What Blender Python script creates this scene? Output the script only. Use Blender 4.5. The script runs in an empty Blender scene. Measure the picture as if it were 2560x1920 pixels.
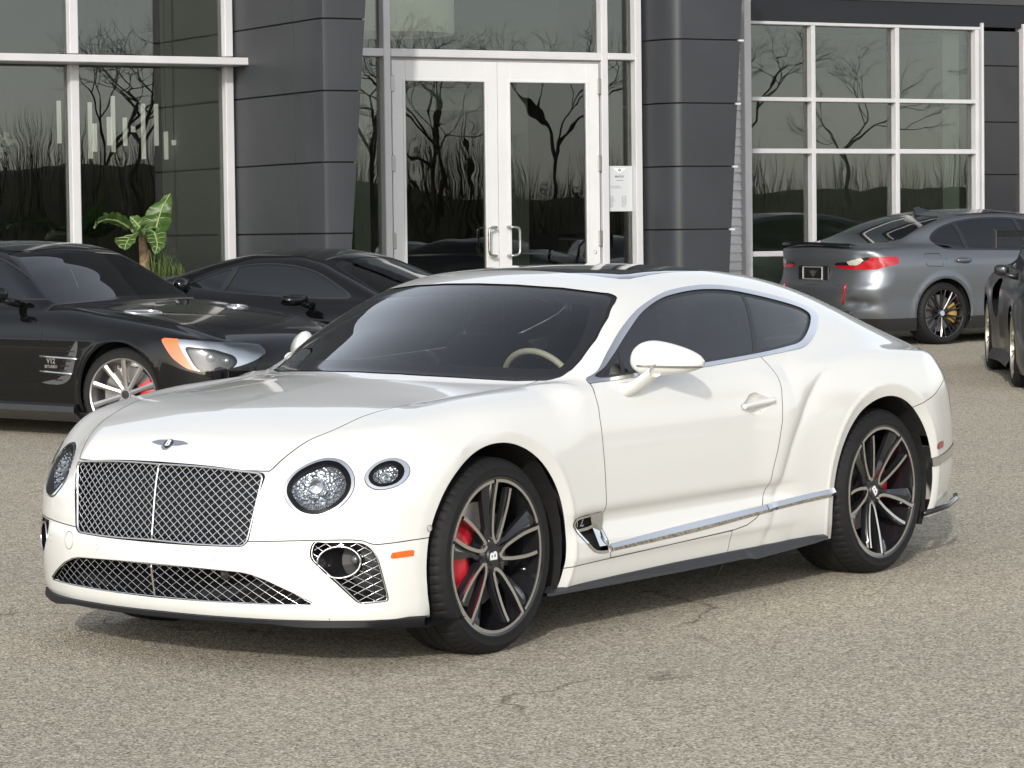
import bpy, math, random
import numpy as np
from mathutils import Matrix, Vector

SC = bpy.context.scene
COL = SC.collection
random.seed(7); RNG = np.random.default_rng(7)

# ------------------------------------------------------------------ camera (world frame = the white coupe's frame on the lot)
FPX, CPOS, YAW, PITCH, ROLL = 7600.0, np.array([9.0097, 7.9246, 1.7703]), 3.7959, .0655, -.0105
def cam_axes(yaw, pitch, roll):
    cy, sy, cp, sp = math.cos(yaw), math.sin(yaw), math.cos(pitch), math.sin(pitch)
    fwd = np.array([cy*cp, sy*cp, -sp]); right = np.cross(fwd, [0, 0, 1.]); right /= np.linalg.norm(right)
    up = np.cross(right, fwd)
    return right*math.cos(roll) + up*math.sin(roll), -right*math.sin(roll) + up*math.cos(roll), fwd
AX = cam_axes(YAW, PITCH, ROLL)
cam = bpy.data.cameras.new('camera'); cam_ob = bpy.data.objects.new('camera', cam); COL.objects.link(cam_ob); SC.camera = cam_ob
M4 = np.eye(4); M4[:3, 0] = AX[0]; M4[:3, 1] = AX[1]; M4[:3, 2] = -AX[2]; M4[:3, 3] = CPOS
cam_ob.matrix_world = Matrix(M4.tolist())
cam.sensor_width = 36; cam.lens = 36*FPX/2560; cam.clip_start = .1; cam.clip_end = 3000
SC.render.resolution_x, SC.render.resolution_y = 1024, 768

# ------------------------------------------------------------------ daylight
SUN_DIR = np.array([2.05, 1.15, 1.0]); SUN_DIR /= np.linalg.norm(SUN_DIR)      # towards the sun
world = bpy.data.worlds.new('World'); SC.world = world; world.use_nodes = True
wn = world.node_tree
sky = wn.nodes.new('ShaderNodeTexSky'); sky.sky_type = 'NISHITA'; sky.sun_disc = False
sky.sun_elevation = math.asin(SUN_DIR[2]); sky.sun_rotation = math.atan2(SUN_DIR[0], SUN_DIR[1])
sky.air_density = 1.0; sky.dust_density = 1.2; sky.ozone_density = 1.0; sky.altitude = 100
bg = wn.nodes['Background']; bg.inputs["Strength"].default_value = .15
hz = wn.nodes.new('ShaderNodeHueSaturation'); hz.inputs['Saturation'].default_value = .35            # milky, hazy daylight sky
wn.links.new(sky.outputs['Color'], hz.inputs['Color']); wn.links.new(hz.outputs['Color'], bg.inputs['Color'])
sun = bpy.data.lights.new('sun', 'SUN'); sun.energy = 1.6; sun.angle = math.radians(1.4); sun.color = (1.0, .95, .87)
sun_ob = bpy.data.objects.new('sun', sun); COL.objects.link(sun_ob)
sun_ob.rotation_euler = Vector(SUN_DIR.tolist()).to_track_quat('Z', 'Y').to_euler()
sun_ob.location = (0, 0, 30)
SC.view_settings.view_transform = 'Standard'; SC.view_settings.look = 'None'
SC.view_settings.exposure = .72; SC.view_settings.gamma = 1.0; SC.view_settings.use_curve_mapping = False
SC.render.engine = 'CYCLES'
SC.cycles.max_bounces = 10; SC.cycles.transparent_max_bounces = 24; SC.cycles.glossy_bounces = 5

# ------------------------------------------------------------------ materials
MATS = {}
def mat(name, col, rough=.5, metal=0, coat=0, coat_rough=.03, spec=.5, **kw):
    if name in MATS: return MATS[name]
    m = bpy.data.materials.new(name); m.use_nodes = True; MATS[name] = m
    p = m.node_tree.nodes['Principled BSDF']
    p.inputs['Base Color'].default_value = (*col, 1); p.inputs['Roughness'].default_value = rough
    p.inputs['Metallic'].default_value = metal; p.inputs['Coat Weight'].default_value = coat
    p.inputs['Coat Roughness'].default_value = coat_rough; p.inputs['Specular IOR Level'].default_value = spec
    if 'emit' in kw:
        p.inputs['Emission Color'].default_value = (*kw['emit'], 1); p.inputs['Emission Strength'].default_value = kw.get('strength', 1)
    if 'noise' in kw:                                    # (scale, amount) colour mottling; optional bump
        sc_, am = kw['noise']; nt = m.node_tree
        tc = nt.nodes.new('ShaderNodeTexCoord'); n = nt.nodes.new('ShaderNodeTexNoise'); n.inputs['Scale'].default_value = sc_; n.inputs['Detail'].default_value = 5
        nt.links.new(tc.outputs['Object'], n.inputs['Vector'])
        r = nt.nodes.new('ShaderNodeMapRange'); r.inputs[1].default_value = .3; r.inputs[2].default_value = .7; r.inputs[3].default_value = 1 - am; r.inputs[4].default_value = 1 + am
        nt.links.new(n.outputs['Fac'], r.inputs[0])
        mx = nt.nodes.new('ShaderNodeVectorMath'); mx.operation = 'SCALE'; mx.inputs[0].default_value = col; nt.links.new(r.outputs[0], mx.inputs['Scale'])
        nt.links.new(mx.outputs[0], p.inputs['Base Color'])
        if kw.get('bump'):
            b = nt.nodes.new('ShaderNodeBump'); b.inputs['Strength'].default_value = kw['bump']; b.inputs['Distance'].default_value = .004
            nt.links.new(n.outputs['Fac'], b.inputs['Height']); nt.links.new(b.outputs[0], p.inputs['Normal'])
    return m

def glass(name, tint, ior=1.52, rough=0.0, extra=0.0, wave=0.0):
    """thin glazing: tinted see-through plus mirror reflection by Fresnel"""
    if name in MATS: return MATS[name]
    m = bpy.data.materials.new(name); m.use_nodes = True; MATS[name] = m; nt = m.node_tree; nt.nodes.clear()
    out = nt.nodes.new('ShaderNodeOutputMaterial'); mix = nt.nodes.new('ShaderNodeMixShader')
    tr = nt.nodes.new('ShaderNodeBsdfTransparent'); tr.inputs['Color'].default_value = (*tint, 1)
    gl = nt.nodes.new('ShaderNodeBsdfGlossy'); gl.inputs['Roughness'].default_value = rough
    fr = nt.nodes.new('ShaderNodeFresnel'); fr.inputs['IOR'].default_value = ior
    ad = nt.nodes.new('ShaderNodeMath'); ad.operation = 'MULTIPLY_ADD'; ad.inputs[1].default_value = 1.7; ad.inputs[2].default_value = extra; ad.use_clamp = True
    nt.links.new(fr.outputs[0], ad.inputs[0]); nt.links.new(ad.outputs[0], mix.inputs[0])
    nt.links.new(tr.outputs[0], mix.inputs[1]); nt.links.new(gl.outputs[0], mix.inputs[2]); nt.links.new(mix.outputs[0], out.inputs['Surface'])
    if wave:                                              # slight waviness of float glass
        tc = nt.nodes.new('ShaderNodeTexCoord'); n = nt.nodes.new('ShaderNodeTexNoise'); n.inputs['Scale'].default_value = 1.6; n.inputs['Detail'].default_value = 1.5
        b = nt.nodes.new('ShaderNodeBump'); b.inputs['Strength'].default_value = wave; b.inputs['Distance'].default_value = .02
        nt.links.new(tc.outputs['Object'], n.inputs['Vector']); nt.links.new(n.outputs['Fac'], b.inputs['Height']); nt.links.new(b.outputs[0], gl.inputs['Normal'])
    return m

# ------------------------------------------------------------------ object helpers
def link(name, data, parent=None, matrix=None):
    o = bpy.data.objects.new(name, data); COL.objects.link(o)
    if parent is not None: o.parent = parent
    if matrix is not None: o.matrix_world = matrix if parent is None else o.matrix_world
    return o
def thing(name, label, cat, group=None, matrix=None, loc=None):
    o = bpy.data.objects.new(name, None); COL.objects.link(o); o.empty_display_size = .2
    if matrix is not None: o.matrix_world = matrix
    if loc is not None: o.location = loc
    return tag(o, label, cat, group)
def tag(o, label, cat, group=None):
    o['label'] = label; o['category'] = cat
    if group: o['group'] = group
    return o
def structure(o): o['kind'] = 'structure'; return o
def stuff(o): o['kind'] = 'stuff'; return o

def mesh_np(name, V, F, m, parent=None, N=None, smooth=True):
    """triangle mesh from arrays; N = custom vertex normals"""
    me = bpy.data.meshes.new(name); nv, nf = len(V), len(F)
    k = F.shape[1]
    me.vertices.add(nv); me.vertices.foreach_set('co', np.asarray(V, np.float32).ravel())
    me.loops.add(nf*k); me.loops.foreach_set('vertex_index', np.asarray(F, np.int32).ravel())
    me.polygons.add(nf); me.polygons.foreach_set('loop_start', np.arange(0, nf*k, k, dtype=np.int32))
    try: me.polygons.foreach_set('loop_total', np.full(nf, k, np.int32))
    except Exception: pass
    me.update(calc_edges=True); me.validate()
    if smooth: me.shade_smooth()
    if N is not None and len(me.vertices) == len(N): me.normals_split_custom_set_from_vertices(np.asarray(N, float).tolist())
    if m is not None: me.materials.append(m)
    return link(name, me, parent)
def part(name, ms, m, parent):
    if len(ms[2]) == 0: return None
    return mesh_np(name, ms[0], ms[2], m, parent, ms[1])

class MB:
    """collects simple solids, then builds ONE mesh object"""
    def __init__(s): s.v, s.f, s.n = [], [], 0
    def add(s, v, f):
        s.v.append(np.asarray(v, float)); s.f += [tuple(int(i) + s.n for i in q) for q in f]; s.n += len(v); return s
    def box(s, lo, hi):
        (a, b, c), (d, e, g) = lo, hi
        return s.add([(a,b,c),(d,b,c),(d,e,c),(a,e,c),(a,b,g),(d,b,g),(d,e,g),(a,e,g)],
                     [(0,3,2,1),(4,5,6,7),(0,1,5,4),(1,2,6,5),(2,3,7,6),(3,0,4,7)])
    def bbox(s, lo, hi, b=.004):
        """box with chamfered edges"""
        lo = np.array(lo, float); hi = np.array(hi, float); c = (lo+hi)/2; h = (hi-lo)/2; b = min(b, *(h*.49))
        v = []; idx = {}
        for sx in (-1, 1):
            for sy in (-1, 1):
                for sz in (-1, 1):
                    for ax in range(3):
                        p = np.array([sx, sy, sz])*h
                        for k in range(3):
                            if k != ax: p[k] -= b*(sx, sy, sz)[k]
                        idx[(sx, sy, sz, ax)] = len(v); v.append(c + p)
        f = []
        for ax in range(3):
            u, w = (ax+1) % 3, (ax+2) % 3
            for sg in (-1, 1):
                q = []
                for su, sw in ((-1,-1),(1,-1),(1,1),(-1,1)):
                    t = [0,0,0]; t[ax] = sg; t[u] = su; t[w] = sw; q.append(idx[(*t, ax)])
                f.append(q if sg > 0 else q[::-1])
            for su in (-1, 1):
                for sw in (-1, 1):
                    q = []
                    for sg, face in ((-1, u), (1, u), (1, w), (-1, w)):
                        t = [0,0,0]; t[ax] = sg; t[u] = su; t[w] = sw; q.append(idx[(*t, face)])
                    f.append(q if su*sw > 0 else q[::-1])
        for sx in (-1, 1):
            for sy in (-1, 1):
                for sz in (-1, 1):
                    q = [idx[(sx, sy, sz, a)] for a in range(3)]; f.append(q if sx*sy*sz > 0 else q[::-1])
        return s.add(v, f)
    def tube(s, pts, r, n=8, cap=True, closed=False):
        P = np.asarray(pts, float); m = len(P); R = np.broadcast_to(np.asarray(r, float), (m,))
        if closed: T = np.roll(P, -1, 0) - np.roll(P, 1, 0)
        else:
            T = np.gradient(P, axis=0)
        T = T/np.maximum(np.linalg.norm(T, axis=1, keepdims=True), 1e-9)
        ref = np.array([0, 0, 1.]) if abs(T[0] @ [0, 0, 1.]) < .9 else np.array([1., 0, 0])
        v = []
        u = np.cross(T[0], ref); u /= np.linalg.norm(u)
        for i in range(m):
            u = u - T[i]*(u @ T[i]); u /= np.linalg.norm(u); w = np.cross(T[i], u)
            for k in range(n):
                a = 2*math.pi*k/n; v.append(P[i] + R[i]*(u*math.cos(a) + w*math.sin(a)))
        f = []
        for i in range(m if closed else m - 1):
            j = (i+1) % m
            for k in range(n): f.append((i*n+k, i*n+(k+1) % n, j*n+(k+1) % n, j*n+k))
        if cap and not closed: f += [tuple(range(n))[::-1], tuple(range((m-1)*n, m*n))]
        return s.add(v, f)
    def lathe(s, prof, n=48, axis='z', o=(0, 0, 0)):
        """profile of (radius, height) revolved about an axis through o"""
        v, f = [], []; m = len(prof)
        for k in range(n):
            a = 2*math.pi*k/n
            for r, h in prof:
                p = (r*math.cos(a), r*math.sin(a), h)
                p = {'z': p, 'y': (p[1], p[2], p[0]), 'x': (p[2], p[0], p[1])}[axis]
                v.append((p[0]+o[0], p[1]+o[1], p[2]+o[2]))
        for k in range(n):
            j = (k+1) % n
            for i in range(m - 1): f.append((k*m+i, j*m+i, j*m+i+1, k*m+i+1))
        return s.add(v, f)
    def prism(s, poly, d0, d1, put):
        """closed polygon extruded from d0 to d1; put(u, v, d) gives the 3-D point"""
        n = len(poly); v = [put(a, b, d0) for a, b in poly] + [put(a, b, d1) for a, b in poly]
        f = [tuple(range(n)), tuple(range(2*n-1, n-1, -1))] + [(i, i+n, (i+1) % n+n, (i+1) % n) for i in range(n)]
        return s.add(v, f)
    def ellipsoid(s, c, r, nu=20, nv=12, Rm=None, e=1.0):
        v, f = [], []; c = np.array(c, float); r = np.array(r, float)
        pw = lambda q: np.sign(q)*abs(q)**e
        for j in range(nv + 1):
            th = -math.pi/2 + math.pi*j/nv
            for k in range(nu):
                a = 2*math.pi*k/nu
                p = np.array([pw(math.cos(th))*pw(math.cos(a)), pw(math.cos(th))*pw(math.sin(a)), pw(math.sin(th))])*r
                v.append(c + (Rm @ p if Rm is not None else p))
        for j in range(nv):
            for k in range(nu): f.append((j*nu+k, j*nu+(k+1) % nu, (j+1)*nu+(k+1) % nu, (j+1)*nu+k))
        return s.add(v, f)
    def build(s, name, m, parent=None, smooth=False, angle=None, matrix=None):
        me = bpy.data.meshes.new(name)
        V = np.concatenate(s.v) if s.v else np.zeros((0, 3))
        me.from_pydata(V.tolist(), [], s.f); me.update()
        me.validate()
        if smooth: me.shade_smooth()
        if angle is not None: me.shade_smooth(); me.set_sharp_from_angle(angle=math.radians(angle))
        if m is not None: me.materials.append(m)
        fix_normals(me)
        return link(name, me, parent, matrix)
def fix_normals(me):
    import bmesh
    b = bmesh.new(); b.from_mesh(me); bmesh.ops.recalc_face_normals(b, faces=b.faces); b.to_mesh(me); b.free()

def text_mesh(name, s, size, m, parent=None, depth=.001, matrix=None, bold=0, align='CENTER'):
    c = bpy.data.curves.new(name, 'FONT'); c.body = s; c.size = size; c.extrude = depth; c.offset = bold; c.align_x = align; c.align_y = 'CENTER'; c.resolution_u = 3
    o = bpy.data.objects.new('tmp', c); COL.objects.link(o)
    dg = bpy.context.evaluated_depsgraph_get(); me = bpy.data.meshes.new_from_object(o.evaluated_get(dg)); bpy.data.objects.remove(o); bpy.data.curves.remove(c)
    me.name = name; me.materials.clear()
    if m is not None: me.materials.append(m)
    if matrix is not None: me.transform(matrix)
    return link(name, me, parent)
def frame_matrix(o, x, y, z):
    M = np.eye(4); M[:3, 0] = x; M[:3, 1] = y; M[:3, 2] = z; M[:3, 3] = o; return Matrix(M.tolist())
def copy_tree(o, parent=None, label=None):
    c = o.copy(); COL.objects.link(c); c.parent = parent
    if label: c['label'] = label
    for ch in list(o.children): copy_tree(ch, c)
    return c
# ------------------------------------------------------------------ car body library
def pchip(xp, yp):
    xp = np.asarray(xp, float); yp = np.asarray(yp, float)
    o = np.argsort(xp); xp = xp[o]; yp = yp[o]
    h = np.diff(xp); d = np.diff(yp) / h
    m = np.zeros(len(xp))
    if len(xp) == 2:
        m[:] = d[0]
    else:
        for i in range(1, len(xp) - 1):
            if d[i-1] * d[i] > 0:
                w1 = 2*h[i] + h[i-1]; w2 = h[i] + 2*h[i-1]
                m[i] = (w1 + w2) / (w1/d[i-1] + w2/d[i])
        m[0] = d[0]; m[-1] = d[-1]
    def f(x):
        x = np.asarray(x, float)
        i = np.clip(np.searchsorted(xp, x) - 1, 0, len(xp) - 2)
        t = (x - xp[i]) / h[i]
        lo = t < 0; hi = t > 1
        tc = np.clip(t, 0, 1)
        r = ((1+2*tc)*(1-tc)**2*yp[i] + tc*(1-tc)**2*h[i]*m[i] + tc*tc*(3-2*tc)*yp[i+1] + tc*tc*(tc-1)*h[i]*m[i+1])
        r = np.where(lo, yp[i] + (x - xp[i])*m[i], r)
        r = np.where(hi, yp[i+1] + (x - xp[i+1])*m[i+1], r)
        return r
    return f

def gblur(A, sig, axis):
    if sig <= 0: return A
    n = int(3*sig + 1); k = np.exp(-.5*(np.arange(-n, n+1)/sig)**2); k /= k.sum()
    P = np.pad(A, [(n, n) if a == axis else (0, 0) for a in range(A.ndim)], mode='reflect', reflect_type='odd')
    out = np.zeros_like(A)
    for j, w in enumerate(k):
        sl = [slice(None)]*A.ndim; sl[axis] = slice(j, j + A.shape[axis]); out += w*P[tuple(sl)]
    return out

def sstep(a, b, x):
    t = np.clip((x - a)/(b - a), 0, 1); return t*t*(3 - 2*t)

class Grid2:
    def __init__(s, u0, u1, v0, v1, fn, h=.005, blur=2.0):
        s.u0, s.v0, s.h = u0, v0, h
        s.u = np.arange(u0, u1 + h, h); s.v = np.arange(v0, v1 + h, h)
        U, V = np.meshgrid(s.u, s.v, indexing='ij')
        A = fn(U, V) + np.zeros_like(U)
        s.A = gblur(gblur(A, blur, 0), blur, 1)
    def __call__(s, u, v):
        a = np.clip((u - s.u0)/s.h, 0, len(s.u) - 1.001); b = np.clip((v - s.v0)/s.h, 0, len(s.v) - 1.001)
        i = a.astype(int); j = b.astype(int); a = a - i; b = b - j; A = s.A
        return (A[i, j]*(1-a) + A[i+1, j]*a)*(1-b) + (A[i, j+1]*(1-a) + A[i+1, j+1]*a)*b

def smax(a, b, k):
    h = np.clip(1 - np.abs(a - b)/k, 0, 1); return np.maximum(a, b) + h*h*k*.25
def smin(a, b, k):
    return -smax(-a, -b, k)

class Body:
    """implicit car body: f < 0 inside. x forward, y to the car's left, z up"""
    def __init__(s, x0, x1, H, W, XF, XR, GR, GS, kTS, kF, kFT, kG, kU, kR=.06, zg=.82):
        s.zg = zg
        X0, X1 = x0 - .15, x1 + .15
        s.H = Grid2(X0, X1, 0, 1.15, H); s.W = Grid2(X0, X1, 0, 1.5, W, blur=1.2)
        s.XF = Grid2(0, 1.15, 0, 1.5, XF); s.XR = Grid2(0, 1.15, 0, 1.5, XR)
        s.GR = Grid2(X0, X1, 0, 1.15, GR); s.GS = Grid2(X0, X1, .6, 1.6, GS)
        s.kTS, s.kF, s.kFT, s.kG, s.kU, s.kR = kTS, kF, kFT, kG, kU, kR
    def f(s, P):
        x, y, z = P[:, 0], np.abs(P[:, 1]), P[:, 2]
        T = z - s.H(x, y); S = y - s.W(x, z); F = x - s.XF(y, z); R = s.XR(y, z) - x
        low = smax(T, S, s.kTS(x))
        low = smax(low, F, s.kF + (s.kFT - s.kF)*sstep(.5, .74, z)); low = smax(low, R, s.kR)
        g = smax(z - s.GR(x, y), y - s.GS(x, z), s.kG(x))
        g = smax(g, R, .05); g = smax(g, s.zg - z, .12)
        return smin(low, g, s.kU(x))
    def normal(s, P, h=.004):
        n = np.stack([s.f(P + np.eye(3)[i]*h) - s.f(P - np.eye(3)[i]*h) for i in range(3)], -1)
        return n/np.maximum(np.linalg.norm(n, axis=1, keepdims=True), 1e-9)
    def surface(s, xa, xb, z0, step=.013, dphi=.8, dal=1.3, lo=-26):
        """half shell (y >= 0) as (V, N, F)"""
        n = int((xb - xa)/step)
        xs = np.linspace(xb, xa, n + 1)
        ph = np.radians(np.arange(lo, 90 + dphi*.5, dphi)); ph = ph[ph < np.pi/2 - 1e-4]; ph = np.r_[ph, np.pi/2]
        org, dr = [], []
        for al in np.radians(np.arange(90, .01, -dal)):
            org.append((xb, 0, z0)); dr.append((np.sin(al), np.cos(al)))
        for x in xs: org.append((x, 0, z0)); dr.append((0, 1))
        for al in np.radians(np.linspace(dal, 90, int(90/dal))):
            org.append((xa, 0, z0)); dr.append((-np.sin(al), np.cos(al)))
        O = np.array(org, float); D = np.array(dr)
        nu, nv = len(O), len(ph)
        d = np.zeros((nu, nv, 3)); d[..., 0] = D[:, 0:1]*np.cos(ph); d[..., 1] = D[:, 1:2]*np.cos(ph); d[..., 2] = np.sin(ph)
        o = np.repeat(O[:, None, :], nv, 1).reshape(-1, 3); d = d.reshape(-1, 3)
        a = np.zeros(len(o)); b = np.full(len(o), 1.9)
        for _ in range(24):
            m = (a + b)/2; ins = s.f(o + d*m[:, None]) < 0
            a = np.where(ins, m, a); b = np.where(ins, b, m)
        V = o + d*((a + b)/2)[:, None]
        i = np.arange(nu - 1)[:, None]*nv + np.arange(nv - 1)[None, :]
        q = np.stack([i, i + nv, i + nv + 1, i + 1], -1).reshape(-1, 4)   # orientation outward
        A = V[q]
        d1 = np.linalg.norm(A[:, 0] - A[:, 2], axis=1); d2 = np.linalg.norm(A[:, 1] - A[:, 3], axis=1)
        s1 = d1 < d2
        F = np.concatenate([np.where(s1[:, None], q[:, [0, 2, 1]], q[:, [0, 3, 1]]), np.where(s1[:, None], q[:, [0, 3, 2]], q[:, [1, 3, 2]])])
        N = s.normal(V)
        fn = np.cross(V[F[:, 1]] - V[F[:, 0]], V[F[:, 2]] - V[F[:, 0]])
        flip = (fn*N[F[:, 0]]).sum(1) < 0
        F[flip] = F[flip][:, [0, 2, 1]]
        area = np.linalg.norm(fn, axis=1); F = F[area > 1e-10]
        return (V, N, F)
    def hit(s, c, d, t0=2, t1=40, n=1500):
        """first hit of ray c + t d"""
        t = np.linspace(t0, t1, n); v = s.f(c + d*t[:, None]); w = np.where(v < 0)[0]
        if not len(w): return None
        a, b = t[w[0]-1], t[w[0]]
        for _ in range(30):
            m = (a + b)/2
            if s.f((c + d*m)[None])[0] < 0: b = m
            else: a = m
        return c + d*a

def compact(m):
    V, N, F = m
    if len(F) == 0: return (V[:0], N[:0], F)
    u, inv = np.unique(F, return_inverse=True)
    return (V[u], N[u], inv.reshape(-1, 3))

def cut(m, d):
    """split (V, N, F) by per-vertex field d: returns inside (d < 0), outside"""
    V, N, F = m
    if len(F) == 0: return m, m
    d = np.where(np.abs(d) < 1e-7, 1e-7, d)
    neg = d[F] < 0; c = neg.sum(1)
    Fi, Fo = [F[c == 3]], [F[c == 0]]
    base = len(V); nv, nn = [], []
    for cnt, lone_in in ((1, True), (2, False)):
        T = F[c == cnt]
        if not len(T): continue
        lone = (d[T] < 0) if lone_in else (d[T] > 0)
        k = lone.argmax(1); r = np.arange(len(T))
        A, B, C = T[r, k], T[r, (k+1) % 3], T[r, (k+2) % 3]
        def mid(P, Q):
            t = (d[P]/(d[P] - d[Q]))[:, None]
            x = V[P]*(1-t) + V[Q]*t; y = N[P]*(1-t) + N[Q]*t
            return x, y/np.maximum(np.linalg.norm(y, axis=1, keepdims=True), 1e-9)
        x1, n1 = mid(A, B); x2, n2 = mid(A, C)
        i1 = base + np.arange(len(T)); i2 = i1 + len(T); base += 2*len(T)
        nv += [x1, x2]; nn += [n1, n2]
        one = np.stack([A, i1, i2], 1); two = np.concatenate([np.stack([i1, B, C], 1), np.stack([i1, C, i2], 1)])
        (Fi if lone_in else Fo).append(one); (Fo if lone_in else Fi).append(two)
    V2 = np.concatenate([V] + nv); N2 = np.concatenate([N] + nn)
    return compact((V2, N2, np.concatenate(Fi))), compact((V2, N2, np.concatenate(Fo)))

def crom(pts, n=6, closed=True):
    P = np.asarray(pts, float); m = len(P); out = []
    for i in range(m if closed else m - 1):
        if closed: p = [P[(i+k-1) % m] for k in range(4)]
        else: p = [P[max(i-1, 0)], P[i], P[i+1], P[min(i+2, m-1)]]
        for t in np.arange(n)/n:
            out.append(.5*(2*p[1] + (p[2]-p[0])*t + (2*p[0]-5*p[1]+4*p[2]-p[3])*t*t + (3*p[1]-p[0]-3*p[2]+p[3])*t**3))
    if not closed: out.append(P[-1])
    return np.array(out)

def rounded(pts, r, n=5):
    """closed polygon with rounded corners; r one radius or one per corner"""
    P = np.asarray(pts, float); m = len(P); out = []
    rr = r if hasattr(r, '__len__') else [r]*m
    for i in range(m):
        a, b, c = P[i-1], P[i], P[(i+1) % m]
        u = (a-b)/np.linalg.norm(a-b); v = (c-b)/np.linalg.norm(c-b)
        q = min(rr[i], .48*np.linalg.norm(a-b), .48*np.linalg.norm(c-b))
        s0, s1 = b+u*q, b+v*q
        for t in np.linspace(0, 1, n): out.append(s0*(1-t)**2 + 2*b*t*(1-t) + s1*t*t)
    return np.array(out)

def sdpoly(p, poly, big=.2):
    """signed distance (negative inside) of 2-D points p to a closed polygon"""
    poly = np.asarray(poly); lo = poly.min(0) - big; hi = poly.max(0) + big
    out = np.full(len(p), big)
    sel = np.where(((p > lo) & (p < hi)).all(1))[0]
    if not len(sel): return out
    q = p[sel]; best = np.full(len(q), 1e9); ins = np.zeros(len(q), bool)
    for a, b in zip(poly, np.roll(poly, -1, 0)):
        e = b - a; L = e@e
        if L < 1e-14: continue
        w = q - a; t = np.clip(w@e/L, 0, 1); best = np.minimum(best, ((w - t[:, None]*e)**2).sum(1))
        c1 = (a[1] > q[:, 1]) != (b[1] > q[:, 1])
        if c1.any():
            xi = a[0] + (q[:, 1] - a[1])*e[0]/(e[1] if abs(e[1]) > 1e-12 else 1e-12)
            ins ^= c1 & (q[:, 0] < xi)
    dd = np.sqrt(best); out[sel] = np.where(ins, -dd, dd)
    return out

def sdline(p, poly):
    """distance to an open polyline, signed by side (left of travel positive)"""
    poly = np.asarray(poly, float); best = np.full(len(p), 1e9); sg = np.ones(len(p))
    n = len(poly) - 1
    for i in range(n):
        a, b = poly[i], poly[i+1]; e = b - a; L = e@e
        w = p - a; t = w@e/L
        tc = np.clip(t, -1e9 if i == 0 else 0, 1e9 if i == n-1 else 1)
        dd = ((w - tc[:, None]*e)**2).sum(1); s = np.sign(e[0]*w[:, 1] - e[1]*w[:, 0])
        up = dd < best; best = np.where(up, dd, best); sg = np.where(up, s, sg)
    return np.sqrt(best)*sg

def mirror(m):
    V, N, F = m; k = np.array([1, -1, 1])
    return (V*k, N*k, F[:, [0, 2, 1]])
def join(*ms):
    ms = [m for m in ms if len(m[2])]
    if not ms: return (np.zeros((0, 3)), np.zeros((0, 3)), np.zeros((0, 3), int))
    o = 0; V, N, F = [], [], []
    for m in ms: V.append(m[0]); N.append(m[1]); F.append(m[2] + o); o += len(m[0])
    return (np.concatenate(V), np.concatenate(N), np.concatenate(F))
def both(m): return join(m, mirror(m))
def offset(m, d): return (m[0] + m[1]*d, m[1], m[2])
# ------------------------------------------------------------------ wheels. built for the car's left side: +y is outboard, x forward, z up, hub at origin
RUBBER = mat('rubber', (.011, .011, .0115), .68, spec=.25, noise=(30, .15))
BLACKGLOSS = mat('gloss black', (.012, .012, .014), .18, coat=.6)
BLACKSAT = mat('satin black', (.018, .018, .019), .42)
BLACKMATT = mat('dull black', (.008, .008, .008), .8)
CHROME = mat('chrome', (.80, .80, .81), .06, 1)
ALU = mat('machined aluminium', (.72, .71, .68), .22, 1)
STEEL = mat('brake steel', (.30, .29, .28), .35, .9)
CALRED = mat('red caliper paint', (.55, .012, .025), .25, coat=.5)
WHITE = mat('white print', (.8, .8, .8), .4)

def tyre(parent, R, w, rr, out, grooves=True, n=320):
    """R outer radius, w width, rr rim seat radius, out = y of the outboard rim lip"""
    y1 = out; y0 = out - w
    pr = [(rr-.005, y1-.012), (rr+.004, y1-.001), (rr+.012, y1+.004), (rr+.020, y1+.002), (rr+.5*(R-rr), y1+.006), (R-.024, y1-.006), (R-.013, y1-.016), (R-.007, y1-.028), (R-.003, y1-.046)]
    ts = []
    tw = w - .092
    for q in (.0, .2, .215, .235, .25, .49, .505, .525, .54, .76, .775, .795, .81, 1.0):
        g = .007 if q in (.215, .235, .505, .525, .775, .795) else 0
        ts.append((R - g - .003*abs(q-.5)*2, y1 - .046 - tw*q))
    pr = pr + ts[1:] + [(R-.010, y0+.030), (R-.026, y0+.006), (rr+.01, y0+.004), (rr-.005, y0+.012)]
    pr = np.array(pr); m = len(pr)
    a = np.arange(n)*2*np.pi/n
    V = np.zeros((n, m, 3)); rad = np.repeat(pr[None, :, 0], n, 0).copy()
    if grooves:
        cutk = (np.arange(n) % 5 == 0)
        for i in range(m):
            if pr[i, 0] > R - .02 and (pr[i, 1] > y1 - .075 or pr[i, 1] < y0 + .075): rad[cutk, i] -= .005
    V[..., 0] = rad*np.cos(a)[:, None]; V[..., 2] = rad*np.sin(a)[:, None]; V[..., 1] = pr[None, :, 1]
    V[..., 2] = np.maximum(V[..., 2], -(R - .008))                   # flattened where it stands
    i = np.arange(n)[:, None]*m + np.arange(m-1); j = (np.arange(n)[:, None]+1) % n*m + np.arange(m-1)
    F = np.stack([i, j, j+1, i+1], -1).reshape(-1, 4)
    o = mesh_np('tyre', V.reshape(-1, 3), F, RUBBER, parent, smooth=True)
    o.data.set_sharp_from_angle(angle=math.radians(35)); fix_normals(o.data)
    return o

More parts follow.
